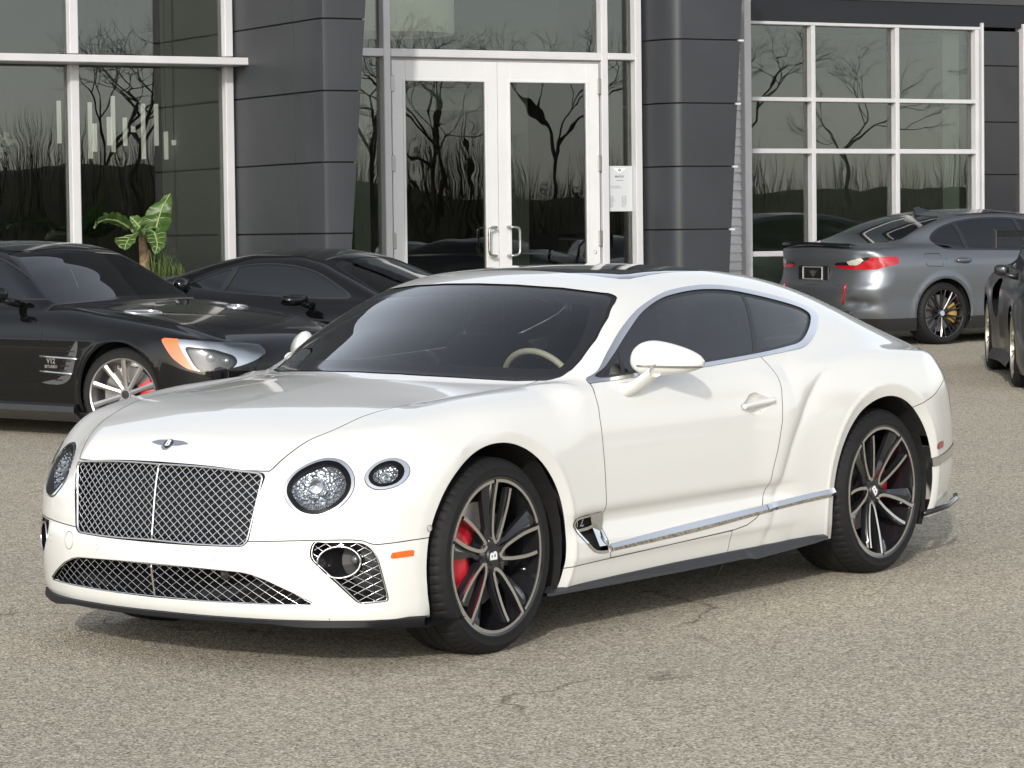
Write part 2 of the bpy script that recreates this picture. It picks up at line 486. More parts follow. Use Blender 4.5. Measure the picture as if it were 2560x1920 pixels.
def disc_and_caliper(parent, rd, side_angle, yd, red, span=1.15, rc=.155, text=False):
    b = MB().lathe([(.08, yd), (.08, yd+.004), (rd, yd+.004), (rd, yd-.03), (.08, yd-.03)], 48, 'y'); b.build('brake_disc', STEEL, parent, angle=30)
    MB().lathe([(.0, yd+.03), (.07, yd+.03), (.085, yd+.0)], 32, 'y').build('disc_hat', BLACKSAT, parent, angle=30)
    if red is not None:
        m = 14; v, f = [], []
        for k in range(m):
            t = k/(m-1); a = side_angle + (t-.5)*span; e = .012*math.sin(math.pi*t)
            for r, y in ((rc-.02+e*-.5, yd-.02), (rc-.015, yd+.045), (rc+.035, yd+.055+e), (rd+.012+e, yd+.05), (rd+.026+e, yd+.02), (rd+.026, yd-.03)):
                v.append((-r*math.sin(a), y, r*math.cos(a)))
        for k in range(m-1):
            for i in range(5): f.append((k*6+i, (k+1)*6+i, (k+1)*6+i+1, k*6+i+1))
        f += [tuple(range(6)), tuple(range((m-1)*6, m*6))[::-1]]
        MB().add(v, f).build('brake_caliper', red, parent, angle=40)

def barrel(parent, r, y1, y0, m, lip=.0):
    MB().lathe([(r+.012, y1), (r+.010, y1+.002), (r, y1-.002), (r-.006, y1-.03), (r-.018, y1-.12), (r-.02, y0+.02), (r-.02, y0), (.06, y0)], 96, 'y').build('rim', m, parent, angle=40)

def polar_prism(b, poly, depth, thick):
    """poly of (phi, r): phi clockwise from the top seen from outboard (towards the rear); depth(r) = y of the face"""
    n = len(poly); v = []
    for d in (0, -thick):
        for ph, r in poly: v.append((-r*math.sin(ph), depth(r) + d, r*math.cos(ph)))
    f = [tuple(range(n)), tuple(range(2*n-1, n-1, -1))] + [(i, (i+1) % n, (i+1) % n+n, i+n) for i in range(n)]
    b.add(v, f)

def strip_prism(b, left, right, depth, thick, lift=0, chamfer=0):
    """bar between two (phi, r) polylines of equal length; face follows depth(r)"""
    n = len(left); v = []
    P = lambda q, d: (-q[1]*math.sin(q[0]), depth(q[1]) + lift + d, q[1]*math.cos(q[0]))
    for l, r in zip(left, right):
        v += [P(l, -thick), P(l, -chamfer), P(((l[0]+r[0])/2, (l[1]+r[1])/2), 0), P(r, -chamfer), P(r, -thick)]
    f = []
    for i in range(n-1):
        for k in range(4): f.append((i*5+k, i*5+k+1, (i+1)*5+k+1, (i+1)*5+k))
    f += [(0, 1, 2, 3, 4), tuple((n-1)*5+k for k in (4, 3, 2, 1, 0))]
    b.add(v, f)

def ribbon(b, path, w, depth, lift=.0015, thick=.004):
    """flat machined strip of width w along a (phi, r) path"""
    P = np.array([(-r*math.sin(ph), r*math.cos(ph)) for ph, r in path]); T = np.gradient(P, axis=0); T /= np.maximum(np.linalg.norm(T, axis=1, keepdims=True), 1e-9)
    Nn = np.stack([-T[:, 1], T[:, 0]], 1); v, f = [], []
    for p, q in zip(P, Nn):
        for k, dy in ((-.5, -thick), (-.5, 0), (.5, 0), (.5, -thick)):
            c = p + q*w*k; r = math.hypot(*c); v.append((c[0], depth(r) + lift + dy, c[1]))
    n = len(P)
    for i in range(n-1):
        for k in range(3): f.append((i*4+k, i*4+k+1, (i+1)*4+k+1, (i+1)*4+k))
    b.add(v, f)

def coupe_wheel(parent, loc, yaw, ph0, R, w, out, dish, mirror_side=False, badge=True):
    root = bpy.data.objects.new('wheel', None); COL.objects.link(root); root.parent = parent; root.location = loc
    root.rotation_euler = (0, 0, yaw + (math.pi if mirror_side else 0))
    rr = .2955
    tyre(root, R, w, rr, out)
    barrel(root, rr-.004, out, out - w + .03, BLACKGLOSS)
    depth = lambda r: out - .004 - dish*(1 - min(1, max(0, (r-.05)/.235))**1.2)
    D = math.pi/180
    for k in range(5):
        a = ph0 + k*72*D
        b = MB()                                            # broad twisted blade leading to the ring
        L, Rr = [], []
        for t in np.linspace(0, 1, 12):
            r = .045 + .245*t; L.append((a - (15 + 1*t)*D if t > .25 else a - (42 - 106*t)*D, r)); Rr.append((a + math.atan2(.003*t - .006*(1-t), r), r))
        strip_prism(b, L, Rr, depth, .032, -.004, .012)
        T_ = crom([(.034, .056), (.046, .082), (.058, .110), (.068, .140), (.078, .172), (.086, .205), (.091, .235), (.0925, .252)], 2, False)
        L = [(a + math.atan2(q[0] - .004, q[1]), float(np.hypot(*q))) for q in T_]; Rr = [(a + math.atan2(q[0] + .014, q[1]), float(np.hypot(*q))) for q in T_]
        strip_prism(b, L, Rr, lambda r: depth(r), .034, -.002, .012)
        b.build('spoke', BLACKGLOSS, root, angle=35)
        e = MB()
        uc = [(.004, .281), (.000, .25), (-.004, .2175), (-.006, .18), (-.005, .136), (-.002, .095), (.006, .066), (.020, .050), (.034, .056), (.046, .082), (.058, .110), (.068, .140), (.078, .172), (.086, .205), (.091, .235), (.0925, .249)]
        U = []
        for q in crom(uc, 3, False): U.append((a + math.atan2(q[0], q[1]), float(np.hypot(*q))))
        ribbon(e, U, .0135, lambda r: depth(r), .003, .010)
        arc = [(a + t*D, .2865) for t in np.linspace(-.5, 69, 28)]
        ribbon(e, arc, .0125, lambda r: out - .004, .002)
        e.build('machined_edge', ALU, root, angle=30)
    MB().lathe([(0, depth(.04)+.001), (.052, depth(.04)+.001), (.066, depth(.04)-.012), (.066, depth(.04)-.06)], 40, 'y').build('hub', BLACKGLOSS, root, angle=30)
    nb = MB()
    for k in range(5):
        a = ph0 + (k*72 + 40)*D; c = (-.056*math.sin(a), 0, .056*math.cos(a))
        nb.lathe([(0, depth(.04)+.006), (.008, depth(.04)+.006), (.0095, depth(.04)-.01)], 6, 'y', c)
    nb.build('wheel_nut', BLACKSAT, root)
    cap = MB().lathe([(0, depth(.04)+.008), (.034, depth(.04)+.008), (.038, depth(.04))], 36, 'y').build('centre_cap', BLACKSAT, root, angle=30)
    if badge:
        M = frame_matrix((0, depth(.04)+.0085, 0), (-1, 0, 0), (0, 0, 1), (0, 1, 0))
        rot = Matrix.Rotation(ph0 if ph0 else math.pi/2, 4, 'Z')
        text_mesh('cap_letter', 'B', .062, WHITE, cap, .001, M @ rot, bold=.0016)
    v = MB().tube([(-.236*math.sin(1.9), out-.06, .236*math.cos(1.9)), (-.228*math.sin(1.9), out-.028, .228*math.cos(1.9))], .0045, 8)
    v.build('valve', ALU, root, smooth=True)
    return root
# ------------------------------------------------------------------ white coupe: body shape (metres, front axle at x = 0, rear axle at x = -2.851)
WB = 2.851
def coupe_body():
    hc = pchip([-4.1, -3.8, -3.6, -3.3, -3.0, -2.2, -.6, -.292, -.132, .22, .479, .6, .747, .80, .86, .95], [.945, .965, .985, 1.0, 1.015, 1.0, 1.015, 1.012, .998, .96, .927, .899, .848, .824, .795, .745])
    yc = pchip([-1.0, -.633, -.3, 0, .3, .534, .632, .694, .748, .811, .95], [.72, .70, .675, .645, .617, .585, .55, .529, .506, .476, .42])
    zc = pchip([-1.0, -.633, -.3, 0, .22, .353, .534, .632, .694, .748, .811, .95], [.985, .985, .968, .950, .938, .921, .871, .842, .816, .789, .752, .66])
    # fender crown height outboard of the bonnet shut line
    zf = pchip([-4.1, -3.75, -3.6, -3.4, -3.2, -2.85, -2.6, -2.2, -.7, -.4, -.1, .2, .4, .55, .65, .75, .9], [.87, .905, .945, .978, .990, .997, .987, .975, .990, 1.000, .980, .921, .877, .836, .800, .760, .69])
    def H(x, y):
        a, b, c = hc(x), yc(x), zc(x)
        t = np.clip(y/b, 0, 1.0)
        hood = a - .010*t - (a - c - .010)*t**2.1
        z1 = zf(x)
        u = np.clip((y - b)/.30, 0, 3)
        fend = c + (z1 - c)*np.clip(u, 0, 1)**.8 - .05*np.clip(u - .45, 0, 3)**2 + .003*np.sin(np.clip(u, 0, 1)*np.pi)
        front = np.where(y < b, hood, fend)
        rear = a + (z1 - a)*np.clip(y/.8, 0, 1)**2 - .35*np.clip(y - .84, 0, 1)**2*4
        k = sstep(-.9, -.5, x)
        return front*k + rear*(1 - k)
    wm = pchip([.95, .6, .3, 0, -.35, -.7, -1.2, -1.8, -2.2, -2.5, -2.85, -3.2, -3.6, -4.1], [.93, .948, .962, .966, .955, .944, .940, .938, .944, .962, .974, .967, .912, .81])
    pd = pchip([.05, .15, .22, .285, .31, .36, .40, .435, .47, .488, .52, .60, .70, .80, .88, .93, .957, .99, 1.05, 1.2], [-.12, -.05, -.022, -.006, .004, .004, -.010, -.026, -.020, -.004, .003, .003, 0, -.008, -.022, -.034, -.043, -.075, -.14, -.4])
    pf = pchip([.05, .15, .22, .285, .31, .50, .60, .70, .80, .86, .91, .95, 1.0, 1.2], [-.12, -.05, -.02, -.008, -.003, 0, .002, .0, -.012, -.030, -.056, -.10, -.19, -.6])
    ph = pchip([.05, .2, .3, .45, .60, .70, .80, .88, .94, .985, 1.02, 1.2], [-.12, -.04, -.012, 0, .002, 0, -.006, -.019, -.036, -.058, -.095, -.4])
    haunch = crom([(-3.9, .90), (-3.4, .945), (-3.04, .985), (-2.72, .990), (-2.55, .972), (-2.40, .945), (-2.30, .90), (-2.21, .815), (-2.15, .74), (-2.08, .645), (-2.0, .50), (-1.93, .36)], 5, False)
    def W(x, z):
        w = wm(x)
        cd = sstep(-.40, -.60, x)*(1 - sstep(-1.85, -2.25, x)); ch = sstep(-1.9, -2.4, x)
        D, Fp, Hh = pd(z), pf(z), ph(z)
        pr = Fp*(1 - np.maximum(cd, ch)) + D*cd*(1-ch) + Hh*ch
        # shoulder line along fender and door
        sh = pchip([.6, .35, .10, -.25, -.7, -1.5, -2.0, -2.3], [.87, .898, .931, .951, .956, .963, .960, .958])(x)
        pr = pr + .0035*np.exp(-((z - sh)/.014)**2)*sstep(.45, .1, x)*(1 - sstep(-1.9, -2.25, x))
        r = w + pr
        d = sdline(np.stack([x.ravel(), z.ravel()], 1), haunch).reshape(x.shape)    # positive towards the rear wheel
        ha = sstep(-1.75, -2.15, x)*(1 - sstep(-3.2, -3.7, x))
        r = r + ha*(.024*(1 - np.exp(-np.maximum(d, 0)/.05)) - .008*np.exp(-np.abs(d)/.05))
        for cx, r0, r1 in ((-.004, .43, .474), (-2.843, .432, .484)):
            q = np.hypot(x - cx, z - .372)
            r = r - .28*np.clip(r1 - q, 0, .06) + .004*np.exp(-((q - r1 - .006)/.008)**2)
        return r
    A = pchip([.1, .18, .23, .27, .31, .38, .42, .463, .52, .60, .68, .746, .80, .9, 1.1], [.80, .862, .884, .890, .897, .905, .906, .900, .892, .882, .869, .852, .838, .80, .7])
    Bp = pchip([0, .2, .43, .52, .60, .70, .78, .84, .88, .92, .95, 1.0], [0, .009, .044, .066, .095, .143, .196, .246, .292, .365, .48, .76])
    lean = pchip([0, .47, .52, .60, .70, .80, .9], [0, 0, .14, .34, .42, .40, .36])
    def XF(y, z):
        return A(z) - Bp(y) - np.clip(z - .60, 0, 1)*lean(y) - .006*np.exp(-((z - .485)/.012)**2)*sstep(.44, .5, y)
    R = pchip([.1, .2, .3, .45, .6, .75, .85, .92, .96, 1.0, 1.2], [-3.75, -3.86, -3.93, -3.97, -3.97, -3.935, -3.885, -3.83, -3.80, -3.78, -3.75])
    Rp = pchip([0, .4, .6, .75, .85, .92, 1.0], [0, .012, .06, .185, .33, .50, .7])
    def XR(y, z): return R(z) + Rp(y)
    zr = pchip([.2, -.1, -.292, -.7, -1.05, -1.15, -1.3, -1.5, -1.75, -2.0, -2.3, -2.6, -2.9, -3.2, -3.5, -3.8, -4.1], [.80, .937, 1.017, 1.194, 1.338, 1.369, 1.396, 1.414, 1.421, 1.417, 1.395, 1.355, 1.293, 1.212, 1.108, .985, .86])
    cr = pchip([0, -.4, -.633, -.9, -1.237, -1.5, -2.0, -2.6, -3.2, -4], [.36, .34, .315, .25, .158, .105, .10, .13, .20, .3])
    def GR(x, y): return zr(x) - cr(x)*y*y
    gx = pchip([0, -.6, -1.0, -1.5, -2.0, -2.4, -2.8, -3.2, -3.6, -4], [-.01, 0, .0, .004, 0, -.022, -.075, -.155, -.26, -.36])
    def GS(x, z): return .865 + gx(x) - .50*(z - 1) - .56*np.clip(z - 1, 0, 1)**2
    c = lambda v: (lambda x: v)
    return Body(-4.0, .92, H, W, XF, XR, GR, GS,
                kTS=pchip([.9, .5, .2, -.3, -.7, -2, -2.4, -3.2, -4], [.16, .18, .17, .12, .07, .06, .035, .04, .08]), kF=.10, kFT=.10,
                kG=pchip([-.3, -.8, -1.2, -1.6, -2.4, -3.4], [.05, .06, .09, .12, .13, .14]),
                kU=pchip([-.2, -.5, -.8, -2.0, -2.5, -3.0, -3.6], [.03, .03, .035, .045, .12, .2, .2]), kR=.10, zg=.88)
# ------------------------------------------------------------------ white coupe: panels and parts
PAINT = mat('pearl white paint', (.70, .692, .66), .30, coat=1.0, coat_rough=.02)
SEAM = mat('panel gap', (.03, .03, .03), .8)
BEZEL = mat('black lamp bezel', (.004, .004, .005), .3, spec=.15)
WS = glass('windscreen glass', (.86, .90, .90), 1.5, extra=.02)
SIDEGL = glass('tinted side glass', (.26, .265, .27), 1.5, extra=.015)
LENS = glass('lamp lens', (.96, .97, .98), 1.45)
ORANGE = mat('amber lens', (.75, .13, .01), .25, coat=.6)
REDL = mat('red lens', (.35, .02, .02), .3, coat=.5)
LEATHER = mat('dark leather', (.020, .021, .025), .55)
CREAM = mat('cream leather', (.50, .45, .34), .5)

def build_coupe():
    root = thing('luxury_coupe', 'white two-door luxury coupe with chrome mesh grille and black spoked wheels', 'car')
    B = coupe_body()
    m = B.surface(-3.3, .25, .5)
    seams = []
    def XZ(q): return q[0][:, [0, 2]]
    def YZ(q): return q[0][:, [1, 2]]
    def lim(d, *conds):
        for c in conds: d = np.maximum(d, c)
        return d
    def panel(rest, fld, g=.002):
        """cut a panel out along a shut line"""
        ins, _ = cut(rest, fld(rest) + g); _, out = cut(rest, fld(rest) - g)
        _, s = cut(rest, fld(rest) + g + .003); s, _ = cut(s, fld(s) - g - .003)
        seams.append(offset(s, -.0035)); return ins, out

    # --- glazing apertures
    ws_poly = [(-.3, 1.357), (0, 1.356), (.184, 1.353), (.40, 1.341), (.555, 1.324), (.600, 1.318), (.630, 1.305), (.652, 1.285), (.703, 1.222), (.746, 1.144), (.762, 1.067), (.761, 1.031), (.750, 1.006), (.728, .994), (.627, .994), (.511, 1.002), (.388, 1.010), (.201, 1.019), (0, 1.023), (-.3, 1.023)]
    fw = lambda q: lim(sdpoly(YZ(q), ws_poly), (q[0][:, 0] + .25)*1., -1.45 - q[0][:, 0])
    shield, m = cut(m, fw(m)); shield, rim_ws = cut(shield, fw(shield) + .006)
    border, glass_ws = cut(shield, -(fw(shield) + .045))
    glass_ws, border = glass_ws, border
    rw_poly = [(-.3, 1.345), (0, 1.345), (.35, 1.335), (.46, 1.31), (.545, 1.20), (.565, 1.09), (.53, 1.045), (.3, 1.045), (-.3, 1.045)]
    fr = lambda q: lim(sdpoly(YZ(q), rw_poly), q[0][:, 0] + 2.3)
    rear_gl, m = cut(m, fr(m))
    dlo = crom([(-.709, .985), (-.788, 1.023), (-.905, 1.095), (-1.06, 1.175), (-1.234, 1.243), (-1.39, 1.284), (-1.506, 1.307), (-1.615, 1.320), (-1.764, 1.329), (-1.902, 1.330), (-2.067, 1.317), (-2.31, 1.279), (-2.521, 1.235), (-2.635, 1.2), (-2.655, 1.177), (-2.624, 1.145), (-2.53, 1.1), (-2.434, 1.064), (-2.346, 1.043), (-2.211, 1.035), (-1.955, 1.022), (-1.717, 1.011), (-1.49, 1.002), (-1.1, .992)], 4)
    dlo = np.concatenate([[(-.700, .980)], dlo[2:]])
    gl = crom([(-.770, .998), (-.839, 1.039), (-.95, 1.095), (-1.076, 1.156), (-1.24, 1.226), (-1.366, 1.264), (-1.478, 1.288), (-1.584, 1.301), (-1.732, 1.311), (-1.868, 1.312), (-2.036, 1.301), (-2.277, 1.262), (-2.487, 1.219), (-2.565, 1.192), (-2.572, 1.168), (-2.504, 1.127), (-2.403, 1.084), (-2.326, 1.064), (-2.231, 1.055), (-1.957, 1.038), (-1.511, 1.020), (-1.1, 1.008)], 4)
    fd = lambda q: lim(sdpoly(XZ(q), dlo), .35 - q[0][:, 1])
    fg = lambda q: lim(sdpoly(XZ(q), gl), .35 - q[0][:, 1])
    win, m = cut(m, fd(m))
    sidegl, trim = cut(win, fg(win))
    sidegl, seal = cut(sidegl, fg(sidegl) + .012)
    pil = np.array([(-2.117, 1.33), (-2.09, 1.249), (-2.024, 1.153), (-1.930, 1.03), (-1.90, .99)])
    fp = lambda q: np.abs(sdline(XZ(q), pil)) - .013
    bp, sidegl = cut(sidegl, fp(sidegl))
    vq = np.array([(-1.03, 1.2), (-1.005, 1.122), (-.933, 1.002), (-.92, .98)])
    fq = lambda q: np.abs(sdline(XZ(q), vq)) - .012
    bq, sidegl = cut(sidegl, fq(sidegl)); seal = join(seal, bp, bq)
    dglass, rglass = cut(sidegl, -sdline(XZ(sidegl), pil))
    # roof glass
    rg = [(-1.362, -.3), (-1.362, 0), (-1.364, .30), (-1.372, .48), (-1.385, .525), (-1.43, .543), (-1.52, .537), (-1.6, .527), (-1.8, .515), (-2.1, .500), (-2.3, .482), (-2.36, .45), (-2.37, .3), (-2.37, -.3)]
    fx = lambda q: lim(sdpoly(q[0][:, :2], rg), 1.2 - q[0][:, 2])
    roofgl, m = panel(m, fx, .003)
    # --- wheel arches
    for cx, r in ((-.004, .430), (-2.843, .433)):
        fa = lambda q: lim(np.hypot(q[0][:, 0] - cx, q[0][:, 2] - .371) - r, .5 - q[0][:, 1])
        _, m = cut(m, fa(m))
    # --- nose openings
    gpoly = rounded([(-.3, .753), (0, .753), (.22, .750), (.488, .729), (.443, .460), (.2, .455), (0, .455), (-.3, .455)], [0, 0, .1, .030, .035, .1, 0, 0], 6)
    fgr = lambda q: lim(sdpoly(YZ(q), gpoly), .6 - q[0][:, 0])
    _, m = cut(m, fgr(m))
    lpoly = [(-.3, .379), (0, .379), (.194, .377), (.349, .372), (.42, .369), (.465, .361), (.524, .341), (.614, .298), (.694, .253), (.546, .252), (.256, .249), (0, .247), (-.3, .247)]
    flo = lambda q: lim(sdpoly(YZ(q), lpoly), .5 - q[0][:, 0])
    _, m = cut(m, flo(m))
    fogp = crom([(.681, .484), (.715, .487), (.761, .489), (.815, .487), (.843, .474), (.863, .448), (.875, .408), (.883, .336), (.886, .278), (.877, .263), (.83, .259), (.811, .262), (.762, .327), (.711, .388), (.677, .432)], 3)
    ffo = lambda q: lim(sdpoly(YZ(q), fogp), .4 - q[0][:, 0])
    _, m = cut(m, ffo(m))
    # --- lamps
    l1 = crom([(.556, .666), (.555, .699), (.571, .737), (.600, .762), (.630, .777), (.665, .782), (.708, .772), (.746, .745), (.772, .709), (.781, .669), (.770, .627), (.741, .594), (.706, .577), (.673, .574), (.634, .583), (.597, .608), (.569, .638)], 3)
    l2 = crom([(.797, .712), (.797, .737), (.809, .762), (.831, .777), (.854, .780), (.877, .769), (.893, .750), (.901, .727), (.900, .699), (.887, .678), (.862, .668), (.838, .670), (.813, .686)], 3)
    lamps = []
    for lp in (l1, l2):
        fl = lambda q: lim(sdpoly(YZ(q), lp), .35 - q[0][:, 0])
        _, m2 = cut(m, fl(m)); lam, _ = cut(m, fl(m)); _, sl = cut(lam, fl(lam) + .003); seams.append(offset(sl, -.003))
        lam, _ = cut(lam, fl(lam) + .002); ring, inner = cut(lam, -(fl(lam) + .011)); lamps.append((ring, inner, lp)); m = m2
    # --- shut lines
    ycf = pchip([-1.0, -.633, -.3, 0, .3, .534, .632, .694, .748, .811, .95], [.72, .70, .675, .645, .617, .585, .55, .529, .506, .476, .42])
    fh = lambda q: lim((q[0][:, 1] - ycf(q[0][:, 0]))*.95, -.62 - q[0][:, 0], .70 - q[0][:, 2], np.where(q[0][:, 0] > .75, .735 - q[0][:, 2], -1))
    hood, m = panel(m, fh)
    zl = pchip([0, .435, .60, .677, .788, .827, .862, .899, .93, 1.0], [.482, .482, .488, .491, .493, .489, .474, .477, .482, .49])
    fb = lambda q: lim(q[0][:, 2] - zl(q[0][:, 1]), .2 - q[0][:, 0])
    bumper, m = panel(m, fb)
    dpoly_ = np.array([(-.709, .984), (-.676, .949), (-.677, .922), (-.681, .881), (-.677, .849), (-.680, .731), (-.695, .473), (-.689, .443), (-.685, .408), (-.707, .344), (-.724, .290), (-1.134, .301), (-1.614, .316), (-1.715, .327), (-1.785, .350), (-1.833, .378), (-1.872, .425), (-1.890, .47), (-1.905, .537), (-1.946, .636), (-1.982, .75), (-1.996, .831), (-2.010, .883), (-2.011, .933), (-1.998, .982), (-1.956, 1.03), (-1.7, 1.02), (-1.3, 1.006), (-.9, .993)])
    fdo = lambda q: lim(sdpoly(XZ(q), dpoly_), .6 - q[0][:, 1])
    door, m = panel(m, fdo)
    rk = lambda q: lim(q[0][:, 2] - (.268 - .029*q[0][:, 0]), q[0][:, 0] + .15, -2.6 - q[0][:, 0], .6 - q[0][:, 1])
    rkx = lambda q: lim(rk(q), -1.60 - q[0][:, 0])
    rocker, m = panel(m, rkx, .0018)
    ff = lambda q: lim(-.70 - q[0][:, 0] + np.clip(q[0][:, 2] - .95, 0, 1)*2, q[0][:, 2] - 1.01)
    fender, m = cut(m, ff(m))
    rs = lambda q: lim(q[0][:, 2] - (.749 + (-3.125 - q[0][:, 0])*.22), q[0][:, 0] + 3.0)
    rbump, m = panel(m, rs)
    # lower edges trimmed straight
    low = lambda zz: (lambda q: zz - q[0][:, 2])
    bumper, _ = cut(bumper, low(.188)(bumper)); rbump, _ = cut(rbump, low(.215)(rbump))
    rocker, _ = cut(rocker, low(.196)(rocker)); m, _ = cut(m, low(.196)(m)); fender, _ = cut(fender, low(.196)(fender))
    # recess under the door handle
    hp = crom([(-1.694, .830), (-1.735, .848), (-1.765, .872), (-1.815, .881), (-1.855, .868), (-1.90, .855), (-1.93, .838), (-1.90, .815), (-1.86, .800), (-1.82, .785), (-1.775, .788), (-1.735, .808)], 3)
    fhd = lambda q: lim(sdpoly(XZ(q), hp), .6 - q[0][:, 1])
    cup, door = cut(door, fhd(door)); dd = fhd(cup)
    cupV = cup[0] - cup[1]*(.022*(1 - np.exp(np.minimum(dd, 0)/.012)))[:, None]; cup = (cupV, None, cup[2])
    # front-wing outlet
    vp = crom([(-.470, .445), (-.485, .462), (-.515, .470), (-.60, .475), (-.690, .477), (-.683, .44), (-.675, .40), (-.70, .345), (-.715, .318), (-.655, .317), (-.610, .325), (-.575, .345), (-.530, .385), (-.480, .432)], 3)
    fv = lambda q: lim(sdpoly(XZ(q), vp), .6 - q[0][:, 1])
    vent_t, fender = cut(fender, fv(fender)); vent_d, door2 = cut(door, fv(door)); door = door2
    vent = join(vent_t, vent_d)
    vrim, vin = cut(vent, -(fv(vent) + .010)); 
    rstp = np.array([(-3.18, .482), (-3.30, .494), (-3.45, .503), (-3.60, .521), (-4.2, .53), (-4.2, .48), (-3.577, .473), (-3.365, .459), (-3.18, .440)])
    frs = lambda q: lim(sdpoly(XZ(q), rstp), q[0][:, 0] + 3.1)
    rstrip, rbump = cut(rbump, frs(rbump))
    om = rounded([(.584, .420), (.580, .441), (.488, .447), (.481, .424)], .008, 4)
    fom = lambda q: lim(sdpoly(XZ(q), om), .7 - q[0][:, 1])
    amber, bumper = cut(bumper, fom(bumper))
    rm_ = rounded([(-3.292, .528), (-3.298, .556), (-3.398, .562), (-3.394, .531)], .010, 4)
    frm = lambda q: lim(sdpoly(XZ(q), rm_), .6 - q[0][:, 1])
    redm, rbump = cut(rbump, frm(rbump))

    # --- objects
    shell = part('body_shell', both(m), PAINT, root)
    part('bonnet', both(hood), PAINT, root)
    bump = part('front_bumper', both(bumper), PAINT, root)
    rb = part('rear_bumper', both(rbump), PAINT, root)
    part('shut_line', both(join(*seams)), SEAM, root)
    gw = part('windscreen', both(offset(glass_ws, -.003)), WS, root)
    part('windscreen_border', both(offset(border, -.003)), mat('black glass border', (.012, .012, .014), .08, coat=.3), gw)
    part('windscreen_seal', both(offset(rim_ws, -.006)), BLACKMATT, gw)
    part('rear_window', both(offset(rear_gl, -.003)), SIDEGL, root)
    part('glass_roof', both(offset(roofgl, -.0015)), mat('dark roof glass', (.004, .004, .005), .04, coat=1), root)
    for sd in (1, -1):
        S = (lambda q: q) if sd > 0 else mirror
        part('front_wing', S(fender), PAINT, root)
        d = part('door', S(door), PAINT, root)
        part('side_window', S(offset(dglass, -.004)), SIDEGL, d)
        cv, _, cf = cup; k = np.array([1, sd, 1]); hc = MB().add(cv*k, cf if sd > 0 else cf[:, [0, 2, 1]]).build('handle_recess', PAINT, d, smooth=True)
        hb = MB()
        bar = [(-1.700, .826), (-1.72, .829), (-1.80, .835), (-1.88, .840), (-1.925, .844)]
        pts = []
        for x_, z_ in bar: pts.append((x_, sd*(float(B.W(np.array([x_]), np.array([z_]))[0]) + .012), z_))
        hb.tube(crom(pts, 5, False), .0125, 10); hb.build('door_handle', PAINT, d, smooth=True)
        part('quarter_window', S(offset(rglass, -.004)), SIDEGL, root)
        part('rocker_panel', S(rocker), PAINT, root)
        part('window_trim', S(offset(trim, .003)), CHROME, root); part('window_seal', S(offset(seal, -.003)), BLACKSAT, root)
        zt_ = pchip([-2.42, -2.29, -1.85, -1.2, -.70], [.426, .4225, .400, .3735, .349]); zb_ = pchip([-2.42, -1.834, -1.225, -.70], [.392, .364, .332, .317])
        for x0, x1 in ((-.712, -1.856), (-1.862, -2.41)):
            v = []; xs_ = np.linspace(x0, x1, 24)
            for x_ in xs_:
                ta, tb = float(zt_(x_)), float(zb_(x_)); y0 = max(float(B.W(np.array([x_]), np.array([q]))[0]) for q in (ta, tb)); zm = tb + .45*(ta - tb)
                v += [(x_, sd*(y0 - .008), ta + .001), (x_, sd*(y0 + .003), ta), (x_, sd*(y0 + .014), zm), (x_, sd*(y0 + .003), tb), (x_, sd*(y0 - .008), tb - .001)]
            MB().add(v, [(i*5+k, i*5+k+1, (i+1)*5+k+1, (i+1)*5+k) for i in range(23) for k in range(4)] + [(0, 1, 2, 3, 4), (115, 116, 117, 118, 119)]).build('door_strip', CHROME, root, angle=20)
        vr = part('wing_vent', S(offset(vrim, .004)), CHROME, root)
        part('vent_recess', S(offset(vin, -.030)), BLACKMATT, vr)
        fin = MB(); pts = [(-.475, .437), (-.62, .425), (-.70, .432)]
        yv = lambda x_, z_: float(B.W(np.array([x_]), np.array([z_]))[0])
        fin.add([(a_, sd*(yv(a_, c_) + dy), c_ + dz) for a_, c_ in [(-.50, .418), (-.59, .420), (-.69, .436)] for dy, dz in ((.003, .006), (.003, -.006), (-.03, -.004), (-.03, .004))],
                [(i*4+k, i*4+(k+1) % 4, (i+1)*4+(k+1) % 4, (i+1)*4+k) for i in range(2) for k in range(4)])
        fin.build('vent_fin', CHROME, vr)
        bl = MB().add([(a_, sd*(yv(a_, c_) + dy), c_) for a_, c_ in [(-.60, .475), (-.69, .477), (-.672, .40), (-.70, .345), (-.640, .345), (-.625, .42)] for dy in (.002,)], [(0, 1, 2, 5), (5, 2, 3, 4)])
        bl.build('vent_blade', CHROME, vr)
        text_mesh('vent_number', '12', .060, ALU, vr, .001, frame_matrix((-.555, sd*(yv(-.555, .447) - .012), .447), (-sd, 0, 0), (0, 0, 1), (0, sd, 0)))
        part('side_marker', S(offset(amber, .003)), ORANGE, bump); part('rear_reflector', S(offset(redm, .003)), REDL, rb)
        part('rear_strip', S(offset(rstrip, .005)), CHROME, rb)
    # --- headlamps
    REFL = lamp_reflector()
    for sd in (1, -1):
        S = (lambda q: q) if sd > 0 else mirror
        for i, (ring, inner, lp) in enumerate(lamps):
            name = 'headlamp' if i == 0 else 'position_lamp'
            r = part(name, S(offset(ring, .004)), CHROME, root)
            blk, ln = cut(inner, -(lamp_d(inner, lp) + (.026 if i == 0 else .022)))
            part('lamp_bezel', S(offset(blk, .001)), BEZEL, r)
            part('lamp_lens', S(offset(ln, .003)), LENS, r)
            lamp_inside(S(ln), r, i == 0, REFL, sd)
    # --- grilles
    mesh_grille('front_grille', gpoly, B, root, .0375, .0305, .0025, True)
    mesh_grille('lower_grille', lpoly, B, root, .052, .033, .0017, False)
    for sd in (1, -1): fog_grille(fogp, B, root, sd)
    # black chin splitter and side skirts
    ch = MB(); ys = np.linspace(-.955, .955, 61); v = []
